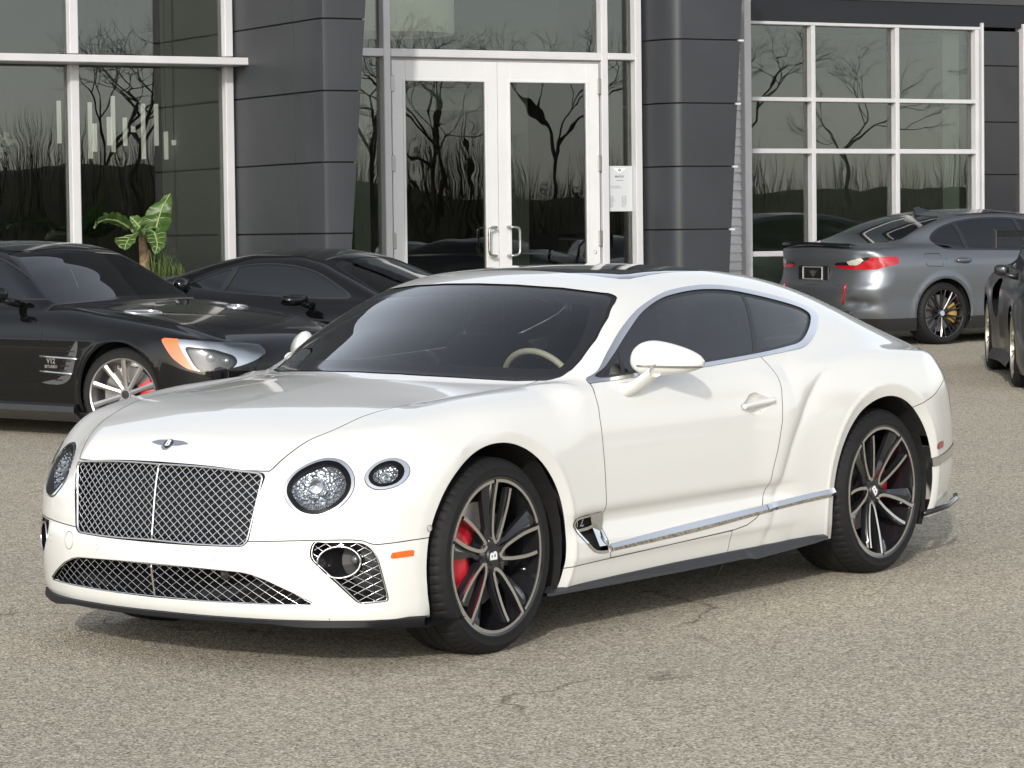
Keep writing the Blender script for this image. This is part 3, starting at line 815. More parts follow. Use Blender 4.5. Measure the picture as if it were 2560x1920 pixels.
    for y in ys:
        a = abs(y); x = float(B.XF(np.array([a]), np.array([.215]))[0]); x = min(x, .93)
        drop = sstep(.50, .66, a)
        zt = .196; out = .003 + .006*sstep(.9, .6, a)
        if a > .86: x = max(.43, .60 - (a-.86)*1.5)
        v += [(x - .03, y, zt + .004), (x + out, y, zt - .002), (x + out + .004, y, zt - .014 - .010*drop), (x + out - .010, y, zt - .022 - .014*drop), (x - .25, y, zt - .024)]
    f = [(i*5+k, i*5+k+1, (i+1)*5+k+1, (i+1)*5+k) for i in range(60) for k in range(4)]
    ch.add(v, f).build('chin_splitter', mat('splitter black', (.008, .008, .009), .5, spec=.2), root, angle=40)
    for sd in (1, -1):
        sk = MB(); v = []
        xs = [-.30, -.36, -.6, -1.2, -1.72, -1.78, -2.25, -2.36]
        zb = [.185, .184, .183, .182, .186, .176, .196, .205]; zt = [.199, .204, .206, .218, .221, .221, .224, .222]
        for x, a, c in zip(xs, zb, zt): v += [(x, sd*.900, c+.01), (x, sd*.925, c), (x, sd*.943, a+.010), (x, sd*.946, a), (x, sd*.80, a-.004)]
        sk.add(v, [(i*5+k, i*5+k+1, (i+1)*5+k+1, (i+1)*5+k) for i in range(7) for k in range(4)]).build('side_skirt', BLACKSAT, root)
        d = MB().tube([(-3.22, sd*.93, .235), (-3.45, sd*.925, .250), (-3.60, sd*.885, .268), (-3.68, sd*.84, .274)], .014, 8); d.build('rear_splitter', BLACKGLOSS, root, smooth=True)
    # underbody and wheel housings
    u = MB(); u.box((-3.75, -.72, .20), (.72, .72, .24)); u.box((-2.34, -.89, .205), (-.50, .89, .26)); u.box((.45, -.80, .19), (.62, .80, .30)); u.build('underbody', BLACKMATT, root)
    for cx in (-.004, -2.843):
        for sd in (1, -1):
            w = MB(); v = []
            for k in range(25):
                a = math.radians(-25 + 230*k/24)
                for y in (.905, .50): v.append((cx + .448*math.cos(a), sd*y, .371 + .448*math.sin(a)))
            f = [(2*k, 2*k+1, 2*k+3, 2*k+2) for k in range(24)]
            n0 = len(v); v.append((cx, sd*.50, .371)); f += [(2*k+1, n0, 2*k+3) for k in range(24)]
            w.add(v, f).build('wheel_housing', BLACKMATT, root)
    # wheels
    coupe_wheel(root, (0, .80, .371), math.radians(2.2), 0.0, .3765, .275, .134, .022)
    coupe_wheel(root, (-WB, .80, .371), 0, math.radians(36), .3755, .315, .131, .045)
    coupe_wheel(root, (0, -.80, .371), math.radians(2.2), 0.0, .3765, .275, .134, .022, True)
    coupe_wheel(root, (-WB, -.80, .371), 0, math.radians(36), .3755, .315, .131, .045, True)
    for wh, rd, yd in zip([c for c in root.children if c.name.startswith('wheel') and not c.data], (.200, .185)*2, (.022, -.02)*2):
        disc_and_caliper(wh, rd, math.radians(-88 if rd > .19 else 80), yd, CALRED, 1.5 if rd > .19 else .9, rd - .085)
    emblem(root, B)
    mirrors(root, B)
    details(root, B, bump)
    interior(root, B)
    return root

def lamp_d(q, lp): return sdpoly(q[0][:, [1, 2]] if q[0][:, 1].mean() > 0 else q[0][:, [1, 2]]*[-1, 1], lp)

def lamp_reflector():
    m = bpy.data.materials.new('cut crystal reflector'); m.use_nodes = True; nt = m.node_tree; p = nt.nodes['Principled BSDF']
    p.inputs['Metallic'].default_value = 1; p.inputs['Roughness'].default_value = .08; p.inputs['Base Color'].default_value = (.62, .64, .66, 1)
    tc = nt.nodes.new('ShaderNodeTexCoord'); vo = nt.nodes.new('ShaderNodeTexVoronoi'); vo.inputs['Scale'].default_value = 75; vo.feature = 'F1'
    b = nt.nodes.new('ShaderNodeBump'); b.inputs['Strength'].default_value = 1; b.inputs['Distance'].default_value = .006
    nt.links.new(tc.outputs['Object'], vo.inputs['Vector']); nt.links.new(vo.outputs['Distance'], b.inputs['Height']); nt.links.new(b.outputs[0], p.inputs['Normal'])
    return m

def lamp_inside(ln, parent, big, REFL, sd):
    """faceted bowl behind the lens, plus projector units"""
    V, N, F = ln
    n = N.mean(0); n /= np.linalg.norm(n); c = V.mean(0)
    w = V - c; w = w - np.outer(w @ n, n); r = np.linalg.norm(w, axis=1); t = r/r.max()
    bowl = V - np.outer((.055 if big else .040)*(1 - t**2.2) + .006, n)
    MB().add(bowl, F).build('reflector', REFL, parent)
    up = np.array([0, 0, 1.]); s = np.cross(up, n); s /= np.linalg.norm(s); u = np.cross(n, s)
    def ring(o, r0, r1, d0, d1, nm, mt):
        b = MB(); k = 28
        v = [o + (s*math.cos(a) + u*math.sin(a))*rr + n*d for a in np.arange(k)*2*math.pi/k for rr, d in ((r0, d0), (r1, d1), (r1*.8, d1 - .004), (0.0005, d1 + .004))]
        f = [(i*4+j, ((i+1) % k)*4+j, ((i+1) % k)*4+j+1, i*4+j+1) for i in range(k) for j in range(3)]
        b.add(v, f).build(nm, mt, parent, angle=30)
    if big:
        ring(c - n*.035 + s*.012*sd*-1 + u*.012, .040, .033, 0, .018, 'projector', mat('projector glass', (.55, .58, .60), .04, .85))
        ring(c - n*.03 - u*.044 + s*.014, .016, .012, 0, .012, 'small_projector', mat('projector glass', (.55, .58, .60), .04, .85))
    else:
        ring(c - n*.03, .022, .017, 0, .012, 'projector', mat('projector glass', (.55, .58, .60), .04, .85))

def clip_line(p, d, poly):
    """intersections of the 2-D line p + t d with a closed polygon: sorted list of t"""
    ts = []
    for a, b in zip(poly, np.roll(poly, -1, 0)):
        e = b - a; den = d[0]*e[1] - d[1]*e[0]
        if abs(den) < 1e-12: continue
        w = a - p; t = (w[0]*e[1] - w[1]*e[0])/den; s = (w[0]*d[1] - w[1]*d[0])/den
        if 0 <= s < 1: ts.append(t)
    return sorted(ts)

def lattice(poly, B, px, pz, r, back, hole=None, sd=1):
    """woven wire mesh: two families of diagonal wires following the nose surface"""
    b = MB(); poly = np.asarray(poly); lo, hi = poly.min(0), poly.max(0); cy, cz = (lo[0]+hi[0])/2, (lo[1]+hi[1])/2
    for fam in (1, -1):
        d = np.array([px, fam*pz]); L = np.linalg.norm(d); d = d/L
        nmax = int((hi[0]-lo[0])/px + (hi[1]-lo[1])/pz) + 2
        for k in range(-nmax, nmax + 1):
            p = np.array([cy + k*px, cz]); ts = clip_line(p, d, poly)
            for t0, t1 in zip(ts[::2], ts[1::2]):
                if t1 - t0 < .006: continue
                n = max(3, int((t1 - t0)/(.02 if hole is None else .006))); t = np.linspace(t0, t1, n)
                q = p + d*t[:, None]
                keep = np.ones(n, bool) if hole is None else np.hypot(q[:, 0] - hole[0], (q[:, 1] - hole[1])) > hole[2]
                x = B.XF(np.abs(q[:, 0]), q[:, 1]) - back - r*fam*.8
                P = np.stack([x, q[:, 0]*sd, q[:, 1]], 1)
                run = []
                for i in range(n):
                    if keep[i]: run.append(P[i])
                    if (not keep[i] or i == n-1):
                        if len(run) > 1: b.tube(run, r, 5, cap=False)
                        run = []
    return b

def mesh_grille(name, half, B, root, px, pz, r, big):
    half = np.asarray(half); right = half[half[:, 0] > 1e-6]
    top0 = half[np.abs(half[:, 0]) < 1e-6]
    zt = top0[:, 1].max() if len(top0) else right[0, 1]; zb = top0[:, 1].min() if len(top0) > 1 else right[-1, 1]
    poly = np.concatenate([[(0, zt)], right, [(0, zb)], (right*[-1, 1])[::-1]])
    X = lambda q, o=0: B.XF(np.abs(q[:, 0]), q[:, 1]) + o
    back = .016 if big else .020
    fr = MB(); w = .0045 if big else .003
    P = np.array(poly); c = P.mean(0)
    Pi = P + (c - P)/np.linalg.norm(c - P, axis=1, keepdims=True)*(.009 if big else .004)
    fr.tube(np.stack([X(Pi, -.006), Pi[:, 0], Pi[:, 1]], 1), w, 8, closed=True)
    g = fr.build(name, CHROME, root, smooth=True)
    stuff_ = lattice(Pi, B, px, pz, r, back).build('grille_mesh', CHROME if big else mat('bright wire', (.62, .62, .63), .18, 1), g, smooth=True)
    zz = np.linspace(zt - .008, zb + .008, 14); q = np.stack([0*zz, zz], 1)
    b = MB(); b.tube(np.stack([X(q, -.006), 0*zz, zz], 1), .0042 if big else .004, 8); b.build('centre_bar', CHROME if big else ALU, g, smooth=True)
    # walls of the aperture and the dark duct behind
    v = np.concatenate([np.stack([X(P, -.002), P[:, 0], P[:, 1]], 1), np.stack([X(P, -.09), P[:, 0]*.985, P[:, 1]], 1)]); n = len(P)
    MB().add(v, [(i, (i+1) % n, (i+1) % n + n, i + n) for i in range(n)] + [tuple(range(n, 2*n))]).build('grille_duct', mat('duct black', (.0035, .0035, .004), .5), g)
    if not big:
        y_, z_ = .340, .353; x_ = float(B.XF(np.array([y_]), np.array([z_]))[0])
        cm = MB().bbox((x_ - .05, y_ - .019, z_ - .016), (x_ - .004, y_ + .019, z_ + .018), .005).build('front_camera', BLACKGLOSS, g)
        MB().lathe([(0, .004), (.007, .003), (.010, -.004)], 20, 'x', (x_ - .003, y_, z_ + .002)).build('camera_lens', mat('lens glass', (.02, .02, .03), .03, coat=1), cm)

def fog_grille(poly, B, root, sd):
    P = np.asarray(poly); n = len(P)
    X = lambda q, o: B.XF(q[:, 0], q[:, 1]) + o
    c = P.mean(0); Pi = P + (c - P)/np.linalg.norm(c - P, axis=1, keepdims=True)*.004
    fr = MB().tube(np.stack([X(Pi, -.006), Pi[:, 0]*sd, Pi[:, 1]], 1), .003, 6, closed=True).build('fog_grille', ALU, root, smooth=True)
    lattice(P, B, .046, .030, .0017, .022, (.762, .412, .057), sd).build('grille_mesh', mat('bright wire', (.62, .62, .63), .18, 1), fr, smooth=True)
    v = np.concatenate([np.stack([X(P, -.002), P[:, 0]*sd, P[:, 1]], 1), np.stack([X(P, -.10), P[:, 0]*sd, P[:, 1]], 1)])
    MB().add(v, [(i, (i+1) % n, (i+1) % n + n, i + n) for i in range(n)] + [tuple(range(n, 2*n))]).build('grille_duct', mat('duct black', (.0035, .0035, .004), .5), fr)
    # round fog-lamp duct with chrome lip
    R = np.array([(.064*math.cos(a), .057*math.sin(a)) for a in np.arange(36)*2*math.pi/36]); q = R + [.762, .412]
    xr = B.XF(q[:, 0], q[:, 1])
    fr2 = MB().tube(np.stack([xr - .006, q[:, 0]*sd, q[:, 1]], 1), .0042, 8, closed=True).build('fog_ring', CHROME, fr, smooth=True)
    v = np.concatenate([np.stack([xr - .004, q[:, 0]*sd, q[:, 1]], 1), np.stack([xr*0 + xr.mean() - .07, .772*sd + (q[:, 0]-.762)*sd*.8, q[:, 1]], 1)])
    MB().add(v, [(i, (i+1) % 36, (i+1) % 36 + 36, i + 36) for i in range(36)]).build('fog_tube', BLACKGLOSS, fr)
    MB().ellipsoid((xr.mean() - .06, .790*sd, .418), (.012, .017, .017), 16, 10).build('fog_lens', mat('fog lens grey', (.16, .17, .17), .1, .5), fr, smooth=True)

def emblem(root, B):
    # winged letter badge on the nose of the bonnet
    c = np.array([.793, 0, .812]); 
    nrm = B.normal(np.array([[.795, .0, .811]]))[0]; up = np.array([-1, 0, 0]) + nrm*nrm[0]; up /= np.linalg.norm(up); s = np.cross(up, nrm)
    s = np.array([0, 1., 0]); up = np.cross(nrm, s); up = up/np.linalg.norm(up)
    if up[2] < 0: up = -up
    def put(a, b_, d):
        x0 = c + s*a + up*b_
        t = np.linspace(-.06, .06, 60); f = B.f(x0 + nrm*t[:, None]); i = int(np.argmin(np.abs(f))); return x0 + nrm*(t[i] + d)
    wing = [(0, .022), (.03, .021), (.06, .020), (.088, .013), (.096, .008), (.075, .000), (.05, -.006), (.028, -.010), (.02, -.022), (.010, -.030), (0, -.031)]
    poly = wing + [(-a, b_) for a, b_ in wing[-2:0:-1]]
    o = MB().prism(poly, .0005, .0045, put).build('winged_badge', CHROME, root, angle=30)
    disc = [(.021*math.cos(a), .002 + .021*math.sin(a)) for a in np.arange(24)*2*math.pi/24]
    MB().prism(disc, .004, .0062, put).build('badge_disc', mat('black enamel', (.03, .03, .04), .2), o)
    p0 = put(0, .002, .0064)
    text_mesh('badge_letter', 'B', .040, WHITE, o, .0008, frame_matrix(p0, s, up, np.cross(s, up)), bold=.001)

def mirrors(root, B):
    for sd in (1, -1):
        # shell built as a lofted pod: outline tall inboard, tapering outboard
        secs = []
        for t in np.linspace(0, 1, 19):
            y = .866 + .228*t
            e = math.sqrt(max(0, 1 - ((t - .34)/.67)**2)) if t > .34 else math.sqrt(max(0, 1 - ((t - .34)/.36)**2))
            e = max(e, .05)
            secs.append((y, -1.000 - .165*t, 1.056 - .012*t, .070*e + .003, (.092 - .030*t)*e + .003, (.060 - .014*t)*e + .003))
        v, f = [], []; k = 20
        for (y, x, z, rx, ru, rl) in secs:
            for i in range(k):
                a = 2*math.pi*i/k; ca, sa = math.cos(a), math.sin(a)
                v.append((x + rx*ca*(1.05 if ca > 0 else .8), sd*y, z + (ru if sa > 0 else rl)*np.sign(sa)*abs(sa)**.9))
        for j in range(len(secs) - 1):
            for i in range(k): f.append((j*k+i, j*k+(i+1) % k, (j+1)*k+(i+1) % k, (j+1)*k+i))
        f += [tuple(range(k)), tuple(range((len(secs)-1)*k, len(secs)*k))[::-1]]
        mir = MB().add(v, f).build('door_mirror', PAINT, root, smooth=True)
        # indicator blade along the waist
        st = MB(); pts = []
        for (y, x, z, rx, ru, rl) in secs[3:]:
            pts.append((x + rx*1.05*.97 + .002, sd*(y + .004), z - .014))
        st.tube(pts, .0042, 6); st.build('indicator_strip', mat('grey indicator lens', (.20, .19, .17), .2, .3, coat=.6), mir, smooth=True)
        stalk = MB(); 
        P = [(-.885, sd*.880, .940), (-.905, sd*.915, .948), (-.93, sd*.938, .965), (-.965, sd*.955, .990), (-1.0, sd*.975, 1.02)]
        vv, ff = [], []
        for i, p in enumerate(P):
            t = i/4; a, h = .050 - .002*t, (.026 + .010*(1-t)**2)
            for ang in np.arange(12)*2*math.pi/12: vv.append((p[0] + a*math.cos(ang), p[1], p[2] + h*math.sin(ang)))
        for j in range(4):
            for i in range(12): ff.append((j*12+i, j*12+(i+1) % 12, (j+1)*12+(i+1) % 12, (j+1)*12+i))
        stalk.add(vv, ff).build('mirror_arm', PAINT, mir, smooth=True)
        mg = MB().ellipsoid((-1.14, sd*.985, 1.055), (.004, .075, .055), 24, 8); mg.build('mirror_glass', CHROME, mir, smooth=True)

def details(root, B, bump):
    b_ = []
    for y, z, r in ((.646, .420, .011), (-.646, .420, .011), (.298, .415, .011), (-.299, .416, .011)):
        p = np.array([float(B.XF(np.array([abs(y)]), np.array([z]))[0]), y, z]); n = B.normal(p[None])[0]; u = np.cross(n, [0, 0, 1.]); u /= np.linalg.norm(u); w = np.cross(u, n)
        ring = [p + (u*math.cos(a) + w*math.sin(a))*r - n*.0015 for a in np.arange(20)*2*math.pi/20]
        s = MB().tube(ring, .0018, 6, closed=True).build('park_sensor', mat('sensor ring', (.25, .24, .22), .5), bump)
        MB().prism([(.0105*math.cos(a), .0105*math.sin(a)) for a in np.arange(18)*2*math.pi/18], -.002, .0012, lambda a, c, d: p + u*a + w*c + n*d).build('sensor_face', PAINT, s)
    for y, z, r in ((-.484, .428, .034),):
        p = np.array([float(B.XF(np.array([abs(y)]), np.array([z]))[0]), y, z]); n = B.normal(p[None])[0]; u = np.cross(n, [0, 0, 1.]); u /= np.linalg.norm(u); w = np.cross(u, n)
        MB().tube([p + (u*math.cos(a)*.9 + w*math.sin(a))*r - n*.001 for a in np.arange(28)*2*math.pi/28], .0013, 6, closed=True).build('tow_cover', mat('sensor ring', (.25, .24, .22), .5), bump)
    for sd in (1, -1):
        p = np.array([.424, sd*.936, .520]); p[1] = sd*float(B.W(np.array([.424]), np.array([.52]))[0]); n = B.normal(p[None])[0]; u = np.cross(n, [0, 0, 1.]); u /= np.linalg.norm(u); w = np.cross(u, n)
        MB().tube([p + (u*math.cos(a) + w*math.sin(a))*.011 for a in np.arange(20)*2*math.pi/20], .0018, 6, closed=True).build('wing_sensor', mat('sensor ring', (.25, .24, .22), .5), root)

def seat(parent, x, y, sd=1):
    b = MB(); 
    b.ellipsoid((x, y, .52), (.30, .25, .10), 20, 10, e=.6)
    b.build('seat_base', LEATHER, parent, smooth=True)
    Rm = np.array(Matrix.Rotation(math.radians(-16), 3, 'Y'))
    s = MB().ellipsoid((x - .30, y, .80), (.10, .255, .34), 20, 12, Rm, e=.6).build('seat_back', LEATHER, parent, smooth=True)
    h = MB().ellipsoid((x - .385, y, 1.140), (.055, .135, .135), 20, 12, Rm, e=.6).build('head_restraint', LEATHER, parent, smooth=True)
    pip = MB()
    for k in (-1, 1):
        pip.tube([(x - .335 + .01*math.sin(t*3), y + k*.115*(.97 if t < .9 else .85), 1.02 + .22*t) for t in np.linspace(0, 1, 8)], .004, 6)
    pip.build('seat_piping', CREAM, h, smooth=True)
    em = MB().add([(x - .322, y - .055, 1.165), (x - .322, y + .055, 1.165), (x - .330, y, 1.118), (x - .321, y - .040, 1.160), (x - .321, y + .040, 1.160), (x - .329, y, 1.127)], [(0, 1, 4, 3), (1, 2, 5, 4), (2, 0, 3, 5)])
    em.build('seat_emblem', mat('stitched emblem', (.22, .22, .21), .6), h)

def interior(root, B):
    tub = MB(); tub.box((-2.9, -.78, .30), (-.2, .78, .34)); tub.box((-2.95, -.72, .34), (-2.75, .72, .98)); tub.box((-2.9, .76, .34), (-.45, .80, .94)); tub.box((-2.9, -.80, .34), (-.45, -.76, .94)); tub.box((-.47, -.78, .34), (-.42, .78, .93))
    tub.build('cabin_tub', mat('cabin trim', (.06, .06, .062), .7), root)
    d = MB(); v = []
    ys = np.linspace(-.78, .78, 27)
    for y in ys:
        hump = .035*math.exp(-((y - .37)/.20)**4)
        for x, z in ((-.40, .975), (-.55, .985), (-.72, .985), (-.86, .965 + hump), (-.93, .94 + hump), (-.95, .86), (-.90, .66)): v.append((x, y, z - .03*abs(y)**2))
    f = [(i*7+k, i*7+k+1, (i+1)*7+k+1, (i+1)*7+k) for i in range(26) for k in range(6)]
    dash = d.add(v, f).build('dashboard', mat('dash leather', (.09, .10, .105), .6), root, angle=40)
    sc = MB().bbox((-.965, -.15, .86), (-.945, .17, 1.005), .006).build('centre_screen', mat('screen', (.05, .055, .06), .15), dash)
    fr = MB()
    fr.tube([(-.940, -.16, .86), (-.940, -.16, 1.01), (-.940, .18, 1.01)], .006, 6); fr.build('screen_frame', ALU, dash)
    col = MB(); c = np.array([-1.04, .37, .915]); ax = np.array([-.92, 0, .40]); ax /= np.linalg.norm(ax); u = np.array([0, 1., 0]); w = np.cross(ax, u)
    ring = [c + (u*math.cos(a) + w*math.sin(a))*.185 for a in np.arange(48)*2*math.pi/48]
    sw = MB().tube(ring, .014, 8, closed=True).build('steering_wheel', CREAM, root, smooth=True)
    hb = MB().ellipsoid(c + ax*-.01, (.05, .065, .06), 16, 10); hb.tube([c - u*.17, c, c + u*.17], .02, 8); hb.tube([c, c - np.abs(w)*.17], .02, 8); hb.build('steering_hub', LEATHER, sw, smooth=True)
    seat(root, -1.28, .37); seat(root, -1.28, -.37)
    for y in (.36, -.36): seat(root, -2.05, y)
    h = MB().ellipsoid((-1.165, 0, 1.300), (.035, .11, .035), 18, 10, e=.7); h.build('rear_view_mirror', BLACKMATT, root, smooth=True)
    # sensor housing behind the top of the windscreen
    sh = MB(); poly = [(-.17, 0), (.17, 0), (.13, .05), (.06, .13), (0, .15), (-.06, .13), (-.13, .05)]
    p0 = np.array([-1.108, 0, 1.343]); dn = np.array([.92, 0, -.39]); nn = np.array([-.39, 0, -.92])
    sh.prism(poly, 0, .035, lambda a, b_, d_: p0 + np.array([0, 1., 0])*a + dn*b_ + nn*(d_ + .004)); sh.build('sensor_housing', BLACKSAT, root)
    # headlining and pillars, dark
# ------------------------------------------------------------------ asphalt lot
def asphalt():
    m = bpy.data.materials.new('worn asphalt'); m.use_nodes = True; nt = m.node_tree; p = nt.nodes['Principled BSDF']; p.inputs['Roughness'].default_value = .88
    p.inputs['Specular IOR Level'].default_value = .25
    tc = nt.nodes.new('ShaderNodeTexCoord')
    def noise(scale, det=4, rough=.6):
        n = nt.nodes.new('ShaderNodeTexNoise'); n.inputs['Scale'].default_value = scale; n.inputs['Detail'].default_value = det; n.inputs['Roughness'].default_value = rough
        nt.links.new(tc.outputs['Object'], n.inputs['Vector']); return n.outputs['Fac']
    def ramp(src, stops):
        r = nt.nodes.new('ShaderNodeValToRGB'); e = r.color_ramp.elements
        e[0].position, e[0].color = stops[0][0], (*stops[0][1], 1); e[1].position, e[1].color = stops[-1][0], (*stops[-1][1], 1)
        for pos, c in stops[1:-1]: q = e.new(pos); q.color = (*c, 1)
        nt.links.new(src, r.inputs[0]); return r.outputs[0]
    vo = nt.nodes.new('ShaderNodeTexVoronoi'); vo.inputs['Scale'].default_value = 120; nt.links.new(tc.outputs['Object'], vo.inputs['Vector'])
    sep = nt.nodes.new('ShaderNodeSeparateColor'); nt.links.new(vo.outputs['Color'], sep.inputs[0])
    stones = ramp(sep.outputs[0], [(0, (.17, .145, .11)), (.25, (.32, .28, .215)), (.6, (.45, .405, .32)), (.92, (.60, .545, .44)), (1, (.72, .67, .57))])
    big = ramp(noise(.35, 5), [(.3, (.86, .86, .87)), (.7, (1.08, 1.07, 1.05))])
    mid = ramp(noise(16, 4), [(.25, (.82, .82, .82)), (.75, (1.12, 1.12, 1.12))])
    def mul(a, b):
        x = nt.nodes.new('ShaderNodeMix'); x.data_type = 'RGBA'; x.blend_type = 'MULTIPLY'; x.inputs['Factor'].default_value = 1
        nt.links.new(a, x.inputs['A']); nt.links.new(b, x.inputs['B']); return x.outputs['Result']
    c = mul(mul(stones, big), mid)
    # hairline cracks: distorted voronoi edges, only in places
    dn = nt.nodes.new('ShaderNodeTexNoise'); dn.inputs['Scale'].default_value = 1.8; dn.inputs['Detail'].default_value = 6; nt.links.new(tc.outputs['Object'], dn.inputs['Vector'])
    va = nt.nodes.new('ShaderNodeVectorMath'); va.operation = 'MULTIPLY_ADD'; va.inputs[1].default_value = (.9, .9, 0); nt.links.new(dn.outputs['Color'], va.inputs[0]); nt.links.new(tc.outputs['Object'], va.inputs[2])
    ve = nt.nodes.new('ShaderNodeTexVoronoi'); ve.feature = 'DISTANCE_TO_EDGE'; ve.inputs['Scale'].default_value = .33; nt.links.new(va.outputs[0], ve.inputs['Vector'])
    cr = ramp(ve.outputs['Distance'], [(0, (.42, .40, .38)), (.0022, (.62, .6, .58)), (.005, (1, 1, 1))])
    gate = ramp(noise(.7, 2), [(.47, (0, 0, 0)), (.56, (1, 1, 1))])
    mx = nt.nodes.new('ShaderNodeMix'); mx.data_type = 'RGBA'; mx.blend_type = 'MULTIPLY'; nt.links.new(gate, mx.inputs['Factor']); nt.links.new(c, mx.inputs['A']); nt.links.new(cr, mx.inputs['B'])
    nt.links.new(mx.outputs['Result'], p.inputs['Base Color'])
    b = nt.nodes.new('ShaderNodeBump'); b.inputs['Strength'].default_value = .9; b.inputs['Distance'].default_value = .006
    ad = nt.nodes.new('ShaderNodeMath'); ad.operation = 'ADD'; nt.links.new(vo.outputs['Distance'], ad.inputs[0]); nt.links.new(noise(30, 3), ad.inputs[1])
    nt.links.new(ad.outputs[0], b.inputs['Height']); nt.links.new(b.outputs[0], p.inputs['Normal'])
    return m
g = MB().add([(-900, -900, 0), (900, -900, 0), (900, 900, 0), (-900, 900, 0)], [(0, 1, 2, 3)]).build('parking_lot_ground', asphalt()); structure(g)
# ------------------------------------------------------------------ dealership building (own frame: X along the front, Y into the building, Z up)
AXB = cam_axes(math.radians(61), .0494, -.012)
_d = AXB[2] + AXB[0]*(1233 - 1280)/FPX - AXB[1]*(890 - 960)/FPX
PB = -_d*28.5                                             # where the photographer stands, seen from the entrance
RB = np.array(AX).T @ np.array(AXB)
BSC = 1.10
MBW = np.eye(4); MBW[:3, :3] = RB*BSC; MBW[:3, 3] = CPOS - RB @ PB*BSC
MBW = Matrix(MBW.tolist())
FRAME = mat('white anodised frame', (.52, .515, .525), .38, noise=(3, .05))
DOORW = mat('white door paint', (.60, .60, .595), .40, noise=(4, .03))
CLAD = mat('charcoal composite panel', (.034, .037, .042), .42, spec=.35, noise=(1.2, .12))
JOINT = mat('panel joint', (.006, .006, .007), .8)
PANE = glass('coated window glass', (.74, .78, .74), 1.5, extra=.025, wave=.045)
DPANE = glass('door glass', (.66, .69, .66), 1.5, extra=.005, wave=.07)
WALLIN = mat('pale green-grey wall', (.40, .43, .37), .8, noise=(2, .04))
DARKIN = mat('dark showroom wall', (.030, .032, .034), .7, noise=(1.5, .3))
SOFFIT = mat('black fascia', (.010, .011, .015), .45, noise=(1, .2))
HDW = mat('brushed steel', (.45, .44, .42), .3, 1)

